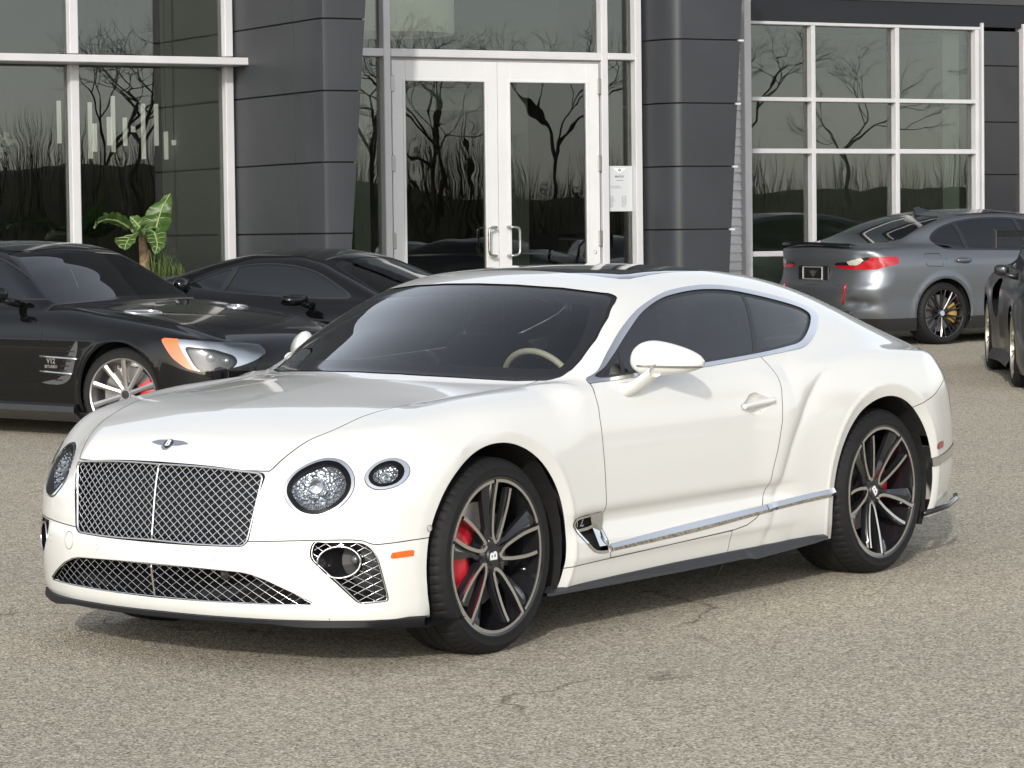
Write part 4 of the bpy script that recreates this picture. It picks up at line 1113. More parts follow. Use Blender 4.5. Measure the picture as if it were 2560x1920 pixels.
def build_building():
    bd = thing('dealership_building', 'charcoal panelled dealership front with white framed windows and white double doors', 'building', matrix=MBW)
    # ---- storefront frames: vertical mullions and rails, each a piece of its own
    def bar(x0, x1, z0, z1, y0=-.07, y1=.08, name='mullion', m=FRAME):
        return MB().bbox((x0, y0, z0), (x1, y1, z1), .006).build(name, m, bd)
    for x0 in (-8.55, -7.10, -5.62, -4.17): bar(x0, x0 + .08, 0, 2.655, name='mullion'); bar(x0, x0 + .08, 2.745, 4.4, name='mullion')
    bar(-2.71, -2.633, 0, 2.655); bar(-2.71, -2.633, 2.745, 4.4)
    MB().bbox((-9.0, -.36, 2.655), (-2.56, .10, 2.72), .006).build('sun_shade_beam', FRAME, bd)
    bar(-9.0, -2.71, 0, .10, name='rail')
    bar(-1.139, -1.067, 0, 4.4); bar(1.172, 1.247, 0, 4.4); bar(1.548, 1.622, 0, 4.4)
    bar(-1.50, -1.139, 2.775, 2.848, name='rail'); bar(-1.067, 1.172, 2.775, 2.848, name='rail'); bar(1.247, 1.548, 2.785, 2.848, name='rail')
    bar(1.247, 1.548, 0, .10, name='rail'); bar(-1.50, -1.139, 0, .10, name='rail')
    # glazing
    def pane(x0, x1, z0, z1, y=.012, m=PANE, parent=bd):
        return MB().box((x0 - .004, y, z0 - .004), (x1 + .004, y + .008, z1 + .004)).build('glass_pane', m, parent)
    for x0, x1 in ((-8.47, -7.10), (-7.02, -5.62), (-5.54, -4.17), (-4.09, -2.71)): pane(x0, x1, .10, 2.655); pane(x0, x1, 2.72, 4.4)
    pane(-1.50, -1.139, .10, 2.775); pane(-1.50, -1.139, 2.848, 4.4); pane(-1.067, 1.172, 2.848, 4.4); pane(1.247, 1.548, .10, 2.785); pane(1.247, 1.548, 2.848, 4.4)
    # ---- double doors
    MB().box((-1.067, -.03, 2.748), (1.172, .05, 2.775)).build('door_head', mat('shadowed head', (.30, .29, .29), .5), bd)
    for lo, hi, gx0, gx1, hx, hs in ((-1.052, .048, -.915, -.086, -.017, -1), (.053, 1.150, .185, 1.005, .140, 1)):
        b = MB(); y0, y1 = -.055, -.008
        b.bbox((lo, y0, .01), (gx0, y1, 2.744), .004); b.bbox((gx1, y0, .01), (hi, y1, 2.744), .004)
        b.bbox((gx0 - .002, y0, 2.556), (gx1 + .002, y1, 2.744), .004); b.bbox((gx0 - .002, y0, .01), (gx1 + .002, y1, .26), .004)
        for (p0, p1) in (((gx0 - .028, -.060, .24), (gx0, -.030, 2.58)), ((gx1, -.060, .24), (gx1 + .028, -.030, 2.58)), ((gx0, -.060, 2.556), (gx1, -.030, 2.582))): b.bbox(p0, p1, .004)
        dr = b.build('entrance_door', DOORW, bd)
        MB().box((gx0 - .004, -.034, .25), (gx1 + .004, -.026, 2.56)).build('glass_pane', DPANE, dr)
        c = hx + .0; off = .085
        hd = MB().tube([(c - hs*0 + hs*.0, -.055, 1.212), (c, -.055 - off, 1.212)][:1] + crom([(c, -.060, 1.205), (c, -.125, 1.205), (c + hs*.075, -.14, 1.19), (c + hs*.085, -.14, 1.10), (c + hs*.085, -.14, 1.04), (c + hs*.075, -.14, .955), (c, -.125, .938), (c, -.060, .938)], 4, False).tolist(), .0125, 10)
        hd.build('pull_handle', HDW, dr, smooth=True)
        hxx = lo if hs < 0 else hi
        for z in (2.53, 1.80, 1.09, .35): MB().bbox((hxx - .022, -.072, z - .075), (hxx + .022, -.05, z + .075), .006).build('hinge', HDW, dr)
        MB().tube([(gx0, .03, .955), (gx1, .03, .955)], .013, 8).build('push_bar', HDW, dr, smooth=True)
        if hs > 0: MB().lathe([(0, .004), (.016, .003), (.02, -.004)], 16, 'y', (1.085, -.058, .96)).build('lock', HDW, dr)
    # ---- charcoal fins either side of the entrance, built of stacked panels
    ze = [0, .56, 1.163, 1.762, 2.362, 2.966, 3.57, 4.4]
    lean_l = lambda z: -2.445 + .078*z + .0*z
    lean_r = lambda z: 2.255 + .066*z
    def shell(poly_at, z0, z1, name):
        a, b = poly_at(z0), poly_at(z1); n = len(a); v = [(x, y, z0) for x, y in a] + [(x, y, z1) for x, y in b]
        f = [(i, i+1, n+i+1, n+i) for i in range(n-1)]
        o = MB().add(v, f); 
        return o
    g = .007
    for z0, z1 in zip(ze[:-1], ze[1:]):
        a, b = z0 + g, z1 - g
        for poly in ((lambda z: [(-2.62, .02), (-2.62, -1.30), (-2.60, -1.305)], lambda z: [(-2.60, -1.312), (-2.62, -1.318), (-2.62, -1.80), (-2.60, -1.845), (-2.56, -1.86), (lean_l(z), -1.86), (lean_l(z), -1.40)])):
            shell(poly, a, b, 'cladding_panel').build('cladding_panel', CLAD, bd, angle=30)
        cr = lambda z: [(1.650, .0), (1.650, -.13)] + [(1.65 + .17*(1 - math.cos(t)), -.13 - .37*math.sin(t)) for t in np.linspace(.1, math.pi/2, 9)] + [(lean_r(z), -.52), (lean_r(z), -.2)]
        shell(cr, a, b, 'cladding_panel').build('cladding_panel', CLAD, bd, angle=30)
    for P, nm in ((lambda z: [(-2.60, .02), (-2.60, -1.80), (-2.55, -1.84), (lean_l(z) - .012, -1.84), (lean_l(z) - .012, -1.3)], 'fin_core'),
                  (lambda z: [(1.664, .0), (1.664, -.13), (1.72, -.35), (1.82, -.485), (lean_r(z) - .012, -.505), (lean_r(z) - .012, -.2)], 'fin_core')):
        shell(P, 0, 4.4, nm).build(nm, JOINT, bd)
    shell(lambda z: [(lean_l(z) - .010, -1.42), (lean_l(z)-.010, .3), (-1.50 + 0*z, .3), (-1.50, .02)], 0, 4.4, 'w').build('reveal_wall', CLAD, bd)
    for z in ze[2:6]: MB().box((lean_r(z) - .02, -.53, z - .012), (lean_r(z) + .035, -.50, z + .006)).build('joint_clip', FRAME, bd)
    # clapboard wall set back behind the right fin
    oy = 1.5
    SID = mat('white siding', (.56, .56, .57), .5)
    for k in range(38):
        z0 = k*.092
        MB().add([(2.9, oy - .026, z0), (3.77, oy - .026, z0), (3.77, oy - .006, z0 + .092), (2.9, oy - .006, z0 + .092), (2.9, oy, z0), (3.77, oy, z0)], [(0, 1, 2, 3), (0, 4, 5, 1)]).build('siding_board', SID, bd)
    MB().box((2.30, -.1, 0), (2.36, oy, 4.4)).build('return_wall', CLAD, bd)
    yb = dict(y0=oy - .07, y1=oy + .08)
    bar(3.765, 3.852, 0, 4.4, oy - .10, oy + .08)
    # ---- right-hand window: 3 x 4 panes
    xs = [3.852, 4.652, 5.735, 6.800]; zs = [.0, .900, 1.970, 2.509, 3.298]
    bar(3.852, 6.86, 3.283, 3.316, name='rail', **yb)
    for z, h in ((.900, .028), (1.970, .026), (2.509, .022)):
        for x0, x1 in zip(xs[:-1], xs[1:]): bar(x0 + .024, x1 - .024, z - h, z + h, name='rail', **yb)
    for x in xs[1:]: bar(x - .026, x + .026, 0, 3.283, **yb)
    bar(6.838, 6.866, 0, 3.36, oy - .10, oy + .02)
    for x0, x1 in zip(xs[:-1], xs[1:]):
        for z0, z1 in zip(zs[:-1], zs[1:]): pane(x0 + .02, x1 - .02, z0 + .02, z1 - .02, oy + .012)
    bar(3.852, 6.86, 0, .05, name='rail', **yb)
    for z0, z1 in ((-.1, .50), (.502, 1.098), (1.104, 1.72), (1.726, 2.29), (2.296, 2.90), (2.906, 3.28)):
        MB().bbox((6.874, oy - .03, z0), (7.400, oy + .05, z1), .004).build('cladding_panel', mat('black cladding', (.022, .022, .026), .22, coat=.4), bd)
    bar(7.405, 7.46, 0, 3.36, oy - .10, oy + .05); bar(7.46, 10.5, 3.283, 3.316, name='rail', **yb)
    pane(7.47, 8.8, .05, 3.28, oy + .012); pane(8.85, 10.5, .05, 3.28, oy + .012)
    MB().box((3.855, oy - .06, 3.318), (12, oy + .25, 3.56)).build('fascia', SOFFIT, bd); MB().box((3.855, oy - .08, 3.562), (12, oy + .25, 4.4)).build('upper_fascia', mat('grey fascia', (.05, .052, .055), .5), bd)
    # ---- masses above and behind
    MB().box((-14, -.2, 4.40), (3, .35, 6.6)).build('parapet_wall', CLAD, bd); MB().box((3, 1.3, 4.40), (14, 1.85, 6.6)).build('parapet_wall', CLAD, bd)
    MB().box((-14, .35, 6.2), (14, 14, 6.4)).build('roof', JOINT, bd)
    MB().box((-14, -.1, 0), (-9.0, .3, 4.4)).build('front_wall', CLAD, bd)
    MB().box((-14, 14, 0), (14, 14.2, 6.4)).build('rear_wall', DARKIN, bd); MB().box((-14.2, 0, 0), (-14, 14, 6.4)).build('side_wall', CLAD, bd); MB().box((14, 0, 0), (14.2, 14, 6.4)).build('side_wall', CLAD, bd)
    MB().box((10.5, 1.4, 0), (14, 1.8, 4.4)).build('front_wall', CLAD, bd)
    MB().box((-14, .02, -.02), (14, 14, .02)).build('showroom_floor', mat('dark floor tile', (.06, .06, .058), .25), bd)
    MB().box((-9, .30, 4.42), (14, 14, 4.5)).build('ceiling', mat('grey ceiling', (.16, .165, .16), .8), bd)
    # interior partitions seen through the glass
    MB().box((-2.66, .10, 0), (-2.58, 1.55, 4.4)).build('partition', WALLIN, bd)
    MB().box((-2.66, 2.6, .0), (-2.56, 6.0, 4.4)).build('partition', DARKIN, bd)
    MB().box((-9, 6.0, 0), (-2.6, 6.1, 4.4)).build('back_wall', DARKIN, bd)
    MB().box((-9, 5.9, 0), (-2.7, 5.98, .9)).build('counter', mat('dark counter', (.05, .045, .04), .5), bd)
    # inner lobby doors behind the entrance
    y = 2.3
    for a, b in ((-1.6, -1.35), (-.30, -.12), (1.2, 1.7)): MB().bbox((a, y, 0), (b, y + .06, 4.3), .004).build('lobby_post', WALLIN, bd)
    MB().bbox((-1.35, y, 2.40), (-.30, y + .06, 2.62), .004).build('lobby_head', WALLIN, bd); MB().bbox((-.12, y, 2.40), (1.2, y + .06, 2.62), .004).build('lobby_head', WALLIN, bd)
    MB().box((-2.5, 4.2, 0), (1.9, 4.3, 4.4)).build('lobby_wall', mat('brown lobby wall', (.045, .040, .033), .7), bd)
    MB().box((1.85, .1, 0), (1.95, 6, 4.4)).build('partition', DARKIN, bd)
    MB().box((-.2, 1.9, 2.7), (1.9, 2.0, 4.4)).build('lobby_bulkhead', mat('grey bulkhead', (.12, .13, .125), .8), bd); MB().box((-2.5, 1.9, 2.7), (-.45, 2.0, 4.4)).build('lobby_bulkhead', mat('grey bulkhead', (.12, .13, .125), .8), bd)
    MB().bbox((.62, 4.17, 1.42), (.80, 4.195, 1.60), .01).build('wall_box', mat('beige plastic', (.5, .48, .38), .5), bd)
    # right-hand office
    MB().box((2.4, 6.2, 0), (10.5, 6.3, 3.5)).build('back_wall', mat('office wall', (.10, .105, .10), .8), bd)
    MB().box((6.62, 2.5, 0), (6.72, 6.2, 3.5)).build('partition', WALLIN, bd); MB().box((6.50, 1.66, 0), (6.72, 2.5, 3.25)).build('partition', WALLIN, bd)
    MB().box((2.4, 1.75, 3.17), (6.7, 6.2, 3.23)).build('ceiling', mat('dark soffit', (.03, .03, .032), .8), bd)
    for x in (4.2, 5.2, 6.1): MB().lathe([(.06, 3.165), (.05, 3.16), (0, 3.16)], 16, 'z', (x, 2.3, 0)).build('downlight', FRAME, bd)
    MB().box((5.5, 6.14, 0), (6.3, 6.2, 2.1)).build('office_door', mat('dark wood door', (.03, .022, .018), .5), bd)
    MB().box((4.3, 6.12, 2.80), (4.75, 6.2, 2.98)).build('wall_vent', mat('vent grey', (.2, .21, .22), .6), bd)
    # opening-hours notice on the side light
    nt = MB().box((1.255, -.004, 1.345), (1.543, .008, 1.778)).build('notice', mat('frosted notice', (.50, .52, .53), .5), bd)
    INK = mat('grey print', (.10, .10, .11), .6)
    XM = lambda x, z, d=-.0075: frame_matrix((x, d, z), (1, 0, 0), (0, 0, 1), (0, -1, 0))
    w = [(0, .016), (.035, .020), (.068, .024), (.056, .006), (.030, -.008), (.012, -.024), (0, -.028)]
    MB().prism(w + [(-a, b) for a, b in w[-2:0:-1]], 0, .0015, lambda a, b, d: (1.399 + a, -.0045 - d, 1.737 + b)).build('notice_emblem', mat('white notice print', (.8, .8, .8), .5), nt)
    MB().prism([(.016*math.cos(t), .014*math.sin(t)) for t in np.arange(16)*math.pi/8], 0, .001, lambda a, b, d: (1.399 + a, -.0062 - d, 1.737 + b)).build('notice_disc', INK, nt)
    text_mesh('notice_letter', 'B', .022, mat('white notice print', (.8, .8, .8), .5), nt, .0005, XM(1.399, 1.737, -.008))
    text_mesh('notice_heading', 'BENTLEY', .026, INK, nt, .0005, XM(1.399, 1.676, -.0046), bold=.0006)
    text_mesh('notice_line', 'SALES HOURS', .013, INK, nt, .0005, XM(1.399, 1.640, -.0046))
    for i, (a, b) in enumerate((('Monday', '9:00 - 7:00'), ('Tuesday', '9:00 - 7:00'), ('Wednesday', '9:00 - 6:00'), ('Thursday', '9:00 - 7:00'), ('Friday', '9:00 - 6:00'), ('Saturday', '9:00 - 5:00'), ('Sunday', 'Closed'))):
        z = 1.485 - i*.016
        text_mesh('notice_line', a, .012, INK, nt, .0004, XM(1.290, z, -.0046), align='LEFT'); text_mesh('notice_line', b, .012, INK, nt, .0004, XM(1.42, z, -.0046), align='LEFT')
    for i, s in enumerate(('Visit our showroom', 'or book an appointment')): text_mesh('notice_line', s, .012, INK, nt, .0004, XM(1.300, 1.585 - i*.016, -.0046), align='LEFT')
    # number sticker by the hinge side
    return bd

def place(o): o.matrix_world = MBW; return o
def build_showroom_things():
    # pavement along the front
    pv = MB().box((-16, -1.0, -.60), (16, .02, .0)).build('pavement', mat('pale concrete', (.36, .345, .32), .85, noise=(6, .12), bump=.2)); structure(place(pv))
    # tube pendants
    GLOW = mat('pendant tube', (.60, .57, .55), .25, emit=(1, .93, .86), strength=.30)
    WIRE = mat('black wire', (.01, .01, .01), .6)
    # (px left edge x, z top, z bottom) measured on the lower left window
    names = ['yellowish tube pendant hanging just left of the window mullion', 'longest tube pendant nearest the window mullion', 'short tube pendant tucked beside the long one near the mullion', 'short tube pendant overlapping the highest tube', 'tube pendant whose top hangs highest of the cluster',
             'medium tube pendant between the highest tube and the small cube', 'small white cube pendant in the middle of the cluster', 'long tube pendant right of the middle cube pendant', 'tube pendant second from the right end of the tubes', 'lowest short tube pendant at the right end', 'small cream cube pendant against the pale wall']
    tubes = [(537, 928, 1322), (822, 942, 1462), (870, 1138, 1398), (1000, 1078, 1340), (1034, 885, 1402), (1148, 1083, 1345), (1226, 1166, 1218), (1312, 957, 1466), (1434, 957, 1343), (1526, 1213, 1470), (1600, 1290, 1338)]
    for nm, (px, a, b) in zip(names, tubes):
        Y = 1.3 if px < 1590 else 1.2
        def at(u, v):
            d = AXB[2] + AXB[0]*(u - 1280)/FPX - AXB[1]*(v - 960)/FPX; return PB + d*((Y - PB[1])/d[1])
        t, q = at(px*.27125, a*.27125), at((px + 18*(b-a)/520)*.27125, b*.27125)
        x = (t[0] + q[0])/2; z1, z0 = t[2], q[2]
        r = thing('pendant_lamp', nm, 'pendant lamp', 'pendant lamps behind the left window', matrix=MBW @ Matrix.Translation((x, Y, 0)))
        MB().bbox((-.017, -.017, z0), (.017, .017, z1), .004).build('lamp_tube', GLOW, r)
        MB().tube([(0, 0, z1), (0, 0, 4.4)], .0022, 4).build('wire', WIRE, r)
    # drum lampshade hanging inside above the doors
    r = thing('drum_lamp', 'large cream drum lampshade hanging above the entrance doors', 'pendant lamp', matrix=MBW @ Matrix.Translation((-.50, 1.05, 3.05)))
    MB().lathe([(.0, .005), (.60, .0), (.61, .03), (.61, .42), (.60, .42), (.59, .02), (0, .02)], 48).build('lamp_shade', mat('cream shade', (.72, .70, .58), .7, emit=(1, .95, .8), strength=.06), r, angle=40)
    MB().tube([(0, 0, .02), (0, 0, 1.3)], .012, 8).build('stem', HDW, r)
    # vase of white flowers on a stand
    r = thing('flower_vase', 'tall glass vase of white flowers standing behind the left window', 'vase', matrix=MBW @ Matrix.Translation((-4.70, .75, 0)))
    MB().lathe([(0, .98), (.055, .98), (.075, 1.15), (.095, 1.33), (.088, 1.33), (.06, 1.0), (0, .99)], 24).build('vase', glass('vase glass', (.75, .78, .70), 1.45, extra=.05), r, smooth=True)
    MB().lathe([(0, 1.27), (.085, 1.27), (.088, 1.30), (0, 1.30)], 20).build('vase_band', mat('yellow foam', (.5, .5, .2), .7), r)
    MB().bbox((-.25, -.2, 0), (.25, .2, .975), .01).build('plinth', mat('dark plinth', (.02, .02, .022), .5), r)
    st = MB(); fl = MB(); rr = np.random.default_rng(3)
    for k in range(16):
        a = rr.uniform(0, 6.28); s = rr.uniform(.1, .30); top = np.array([s*math.cos(a)*1.0, s*math.sin(a)*.5, 1.72 - .35*(s-.1) + rr.uniform(-.12, .12) + .25])
        st.tube(crom([(0, 0, 1.05), (0, 0, 1.35), (top[0]*.5, top[1]*.5, 1.60), top], 3, False), .004, 4)
        for q in range(5):
            c = top + rr.normal(0, .05, 3); fl.ellipsoid(c, (.032, .032, .026), 7, 4)
    st.build('flower_stems', mat('stem green', (.05, .07, .03), .7), r); stuff(fl.build('blossoms', mat('white petals', (.62, .62, .56), .7), r, smooth=True))
    # desk and chair seen under the right window sill
    r = thing('office_cabinet', 'pale office cabinet with drawers below the right window sill', 'cabinet', matrix=MBW @ Matrix.Translation((4.35, 2.3, 0)))
    MB().bbox((-.45, -.25, .02), (.35, .25, .86), .006).build('cabinet_body', mat('pale laminate', (.55, .58, .55), .5), r)
    for z0, z1 in ((.06, .42), (.44, .64), (.66, .84)): d = MB().bbox((-.43, -.27, z0), (.33, -.25, z1), .004).build('drawer', mat('pale laminate', (.55, .58, .55), .5), r); MB().box((-.10, -.28, (z0+z1)/2), (.05, -.27, (z0+z1)/2 + .012)).build('drawer_pull', HDW, d)
    r = thing('office_chair', 'black office chair beside the pale cabinet in the right window', 'chair', matrix=MBW @ Matrix.Translation((4.02, 1.95, 0)))
    MB().ellipsoid((0, 0, .52), (.24, .24, .06), 16, 8, e=.7).build('seat', LEATHER, r, smooth=True); MB().ellipsoid((.05, .22, .80), (.2, .04, .16), 16, 8, e=.7).build('backrest', LEATHER, r, smooth=True)
    MB().tube([(0, 0, .05), (0, 0, .5)], .025, 8).build('stem', BLACKSAT, r)
# ------------------------------------------------------------------ the other parked cars
def heading_axes(deg):
    F = np.array([AX[2][0], AX[2][1], 0]); F /= np.linalg.norm(F); R = np.cross(F, [0, 0, 1.])
    f = math.sin(math.radians(deg))*R + math.cos(math.radians(deg))*F
    return math.atan2(f[1], f[0])

def spoke_wheel(parent, loc, yaw, R, w, rr, out, n, m_sp, m_rim, right, pair=0.0, wid=.030, dish=.03, cap=None, cal=None, cal_ang=-1.57, hub=.05):
    """simple alloy: n spokes (split into pairs by angle pair)"""
    root = bpy.data.objects.new('wheel', None); COL.objects.link(root); root.parent = parent; pv = .80; sd_ = -1 if right else 1; out = out - pv; root.location = (loc[0], sd_*pv, loc[2])
    root.rotation_euler = (0, 0, yaw + (math.pi if right else 0))
    tyre(root, R, w, rr, out, n=200); barrel(root, rr - .004, out, out - w + .03, m_rim)
    dep = lambda r: out - .006 - dish*(1 - min(1, max(0, (r - .05)/(rr - .06))))
    k = 0
    for i in range(n):
        for s in ((-1, 1) if pair else (0,)):
            a0 = 2*math.pi*i/n + s*pair*.35; a1 = 2*math.pi*i/n + s*pair
            L, Q = [], []
            for t in np.linspace(0, 1, 7):
                r = hub*.8 + (rr - .006 - hub*.8)*t; a = a0 + (a1 - a0)*t; hw = wid*(.55 + .25*abs(t - .4))/r*.8
                L.append((a - hw, r)); Q.append((a + hw, r))
            b = MB(); strip_prism(b, L, Q, dep, .030, 0, .007); b.build('spoke', m_sp, root, angle=35)
    MB().lathe([(0, dep(.04)+.004), (hub*.75, dep(.04)+.004), (hub, dep(.04)-.01), (hub, dep(.04)-.06)], 32, 'y').build('hub', m_sp, root, angle=30)
    if cap: MB().lathe([(0, dep(.04)+.008), (.028, dep(.04)+.007), (.032, dep(.04)+.002)], 24, 'y').build('centre_cap', cap, root, angle=30)
    disc_and_caliper(root, rr - .06, cal_ang, out - .11, cal, 1.1, rr - .13)
    return root

def car_shell(root, B, spec, paint, glassm):
    """cut the shell of a secondary car into panels; returns the remaining shell"""
    m = B.surface(spec['xa'], spec['xb'], .5, step=.022, dphi=1.3, dal=2.2)
    XZ = lambda q: q[0][:, [0, 2]]; YZ = lambda q: q[0][:, [1, 2]]
    def lim(d, *c):
        for x in c: d = np.maximum(d, x)
        return d
    seams = []
    for cx, cz, r in spec['arches']:
        fa = lambda q: lim(np.hypot(q[0][:, 0] - cx, q[0][:, 2] - cz) - r, .45 - q[0][:, 1]); _, m = cut(m, fa(m))
    fw = lambda q: lim(sdpoly(YZ(q), spec['ws']), spec['ws_x'][0] - q[0][:, 0], q[0][:, 0] - spec['ws_x'][1])
    w, m = cut(m, fw(m)); bor, w = cut(w, -(fw(w) + .03))
    fr = lambda q: lim(sdpoly(YZ(q), spec['rw']), spec['rw_x'][0] - q[0][:, 0], q[0][:, 0] - spec['rw_x'][1])
    rw, m = cut(m, fr(m))
    dl = crom(spec['dlo'], 4); fd = lambda q: lim(sdpoly(XZ(q), dl), .3 - q[0][:, 1])
    win, m = cut(m, fd(m)); sg, trim = cut(win, fd(win) + spec.get('trim', .018))
    for p in spec.get('pillars', ()):
        fp = lambda q: np.abs(sdline(XZ(q), p)) - .03
        pb, sg = cut(sg, fp(sg)); trim = join(trim, pb)
    pieces = {}
    for nm, fn in spec.get('cuts', []):
        ins, m = cut(m, fn(m)); pieces[nm] = ins
    for ln in spec.get('lines', []):
        fl = lambda q: lim(np.abs(sdline(XZ(q), ln[0])) - .003, ln[1](q)); s, m = cut(m, fl(m)); seams.append(offset(s, -.003))
    for fn in spec.get('flines', []):
        s, m = cut(m, np.abs(fn(m)) - .003); seams.append(offset(s, -.003))
    low, m2 = cut(m, m[0][:, 2] - spec['low']); m = m2
    part('body_shell', both(m), paint, root); part('shut_line', both(join(*seams)), SEAM, root)
    g = part('windscreen', both(offset(w, -.003)), glassm, root); part('windscreen_border', both(offset(bor, -.003)), mat('black glass border', (.012, .012, .014), .08, coat=.3), g)
    part('rear_window', both(offset(rw, -.003)), spec.get('rear_glass', glassm), root)
    for sd in (1, -1):
        S = (lambda q: q) if sd > 0 else mirror
        part('side_window', S(offset(sg, -.004)), spec.get('side_glass', glassm), root); part('window_trim', S(offset(trim, -.001)), spec.get('trim_m', BLACKSAT), root)
    for (cx, cz, r) in spec['arches']:
        for sd in (1, -1):
            v = []
            for k in range(21):
                a = math.radians(-25 + 230*k/20)
                for y in (spec['half'] - .07, .45): v.append((cx + (r + .012)*math.cos(a), sd*y, cz + (r + .012)*math.sin(a)))
            f = [(2*k, 2*k+1, 2*k+3, 2*k+2) for k in range(20)]; n0 = len(v); v.append((cx, sd*.45, cz)); f += [(2*k+1, n0, 2*k+3) for k in range(20)]
            MB().add(v, f).build('wheel_housing', BLACKMATT, root)
    MB().box((spec['xa'] - .5, -.68, .17), (spec['xb'] + .45, .68, .24)).build('underbody', BLACKMATT, root)
    MB().box((spec['cab'][0], -.66, .3), (spec['cab'][1], .66, spec['cab'][2])).build('cabin_floor', mat('cabin trim', (.018, .018, .02), .7), root)
    return pieces

def lathe_seats(root, xs, y=.36, m=LEATHER, z=0.):
    for x in xs:
        for s in (1, -1):
            Rm = np.array(Matrix.Rotation(math.radians(-16), 3, 'Y'))
            b = MB().ellipsoid((x - .1, s*y, .74 + z), (.10, .24, .32), 14, 8, Rm, .6).build('seat_back', m, root, smooth=True)
            MB().ellipsoid((x - .19, s*y, 1.06 + z), (.05, .12, .11), 14, 8, Rm, .6).build('head_restraint', m, b, smooth=True)

def pod_mirror(root, x, y, z, m, sd, L=.20, h=.075, d=.06, arm=True):
    b = MB().ellipsoid((x - .02, sd*(y + L/2), z), (d, L/2, h), 18, 12, np.array(Matrix.Rotation(sd*.25, 3, 'Z')), e=.7)
    o = b.build('door_mirror', m, root, smooth=True)
    MB().tube([(x + .03, sd*(y - .08), z - h*1.15), (x + .02, sd*y, z - h*.9), (x, sd*(y + .05), z - h*.6)], [.03, .026, .022], 8).build('mirror_arm', m, o, smooth=True)

BLACKPAINT = mat('black car paint', (.003, .003, .0034), .2, coat=.8, coat_rough=.015, spec=.08)
GREYPAINT = mat('matt grey metallic paint', (.20, .215, .235), .36, .75, coat=.15, coat_rough=.3)
MIDBLACK = mat('satin black paint', (.012, .012, .013), .30, coat=.4, coat_rough=.1)
CARGL = glass('car glass', (.30, .32, .32), 1.5, extra=.03)
DARKGL = glass('dark car glass', (.05, .052, .055), 1.5, extra=.03)

# ---- black roadster with hard top, left
def roadster_body():
    hc = pchip([-3.9, -3.65, -3.2, -2.6, -.75, -.66, -.3, .2, .5, .75, .87, .95], [.80, .90, .965, .99, .955, .945, .918, .868, .815, .745, .67, .58])
    zf = pchip([-3.9, -3.65, -3.2, -2.6, -1.2, -.75, -.285, .02, .31, .51, .7, .9], [.78, .88, .935, .95, .93, .935, .89, .855, .812, .762, .70, .60])
    def H(x, y):
        t = np.clip(y/.72, 0, 1); u = np.clip((y - .72)/.25, 0, 2)
        a, c = hc(x), zf(x); return a + (c - a)*t**2 + .010*np.exp(-((y - .66)/.06)**2)*sstep(-.7, -.2, x) - .10*u**2
    wm = pchip([.95, .6, .3, 0, -.4, -.9, -1.6, -2.2, -2.58, -3.0, -3.5, -3.9], [.84, .905, .93, .936, .925, .915, .918, .93, .938, .93, .89, .80])
    pf = pchip([.05, .15, .22, .30, .45, .60, .70, .80, .88, .95, 1.1], [-.10, -.05, -.02, -.01, -.004, 0, -.004, -.018, -.05, -.10, -.3])
    def W(x, z):
        r = wm(x) + pf(z)
        for cx in (0, -2.585):
            q = np.hypot(x - cx, z - .335); r = r + .012*np.exp(-((q - .385)/.03)**2) - .25*np.clip(.375 - q, 0, .05)
        return r + .006*np.exp(-((z - .70)/.02)**2)*(1 - sstep(-.2, .2, x))
    A = pchip([.1, .2, .35, .5, .65, .75, .9], [.80, .90, .935, .93, .905, .86, .75]); Bp = pchip([0, .3, .5, .65, .75, .82, .88, .92, 1.], [0, .012, .05, .115, .20, .30, .42, .56, .9])
    XF = lambda y, z: A(z) - Bp(y); R = pchip([.1, .3, .5, .7, .9, 1.2], [-3.55, -3.68, -3.70, -3.68, -3.62, -3.5]); XR = lambda y, z: R(z) + Bp(y)*.8
    zr = pchip([.2, -.5, -.66, -.95, -1.2, -1.40, -1.65, -1.95, -2.3, -2.6, -2.9, -3.2], [.62, .89, .955, 1.10, 1.235, 1.325, 1.372, 1.385, 1.345, 1.25, 1.10, .92])
    cr = pchip([0, -.6, -1.4, -2, -3], [.16, .15, .10, .09, .12])
    GR = lambda x, y: zr(x) - cr(x)*y*y
    gx = pchip([0, -.7, -1.5, -2.2, -2.6, -3.0], [0, 0, 0, -.01, -.05, -.12]); GS = lambda x, z: .80 + gx(x) - .42*(z - .95) - .45*np.clip(z - .95, 0, 1)**2
    c = lambda v: (lambda x: v)
    return Body(-3.8, .95, H, W, XF, XR, GR, GS, pchip([.9, 0, -1, -3.8], [.12, .12, .09, .10]), .08, .08, c(.08), pchip([0, -.7, -2.2, -2.8], [.02, .02, .04, .15]), zg=.85)

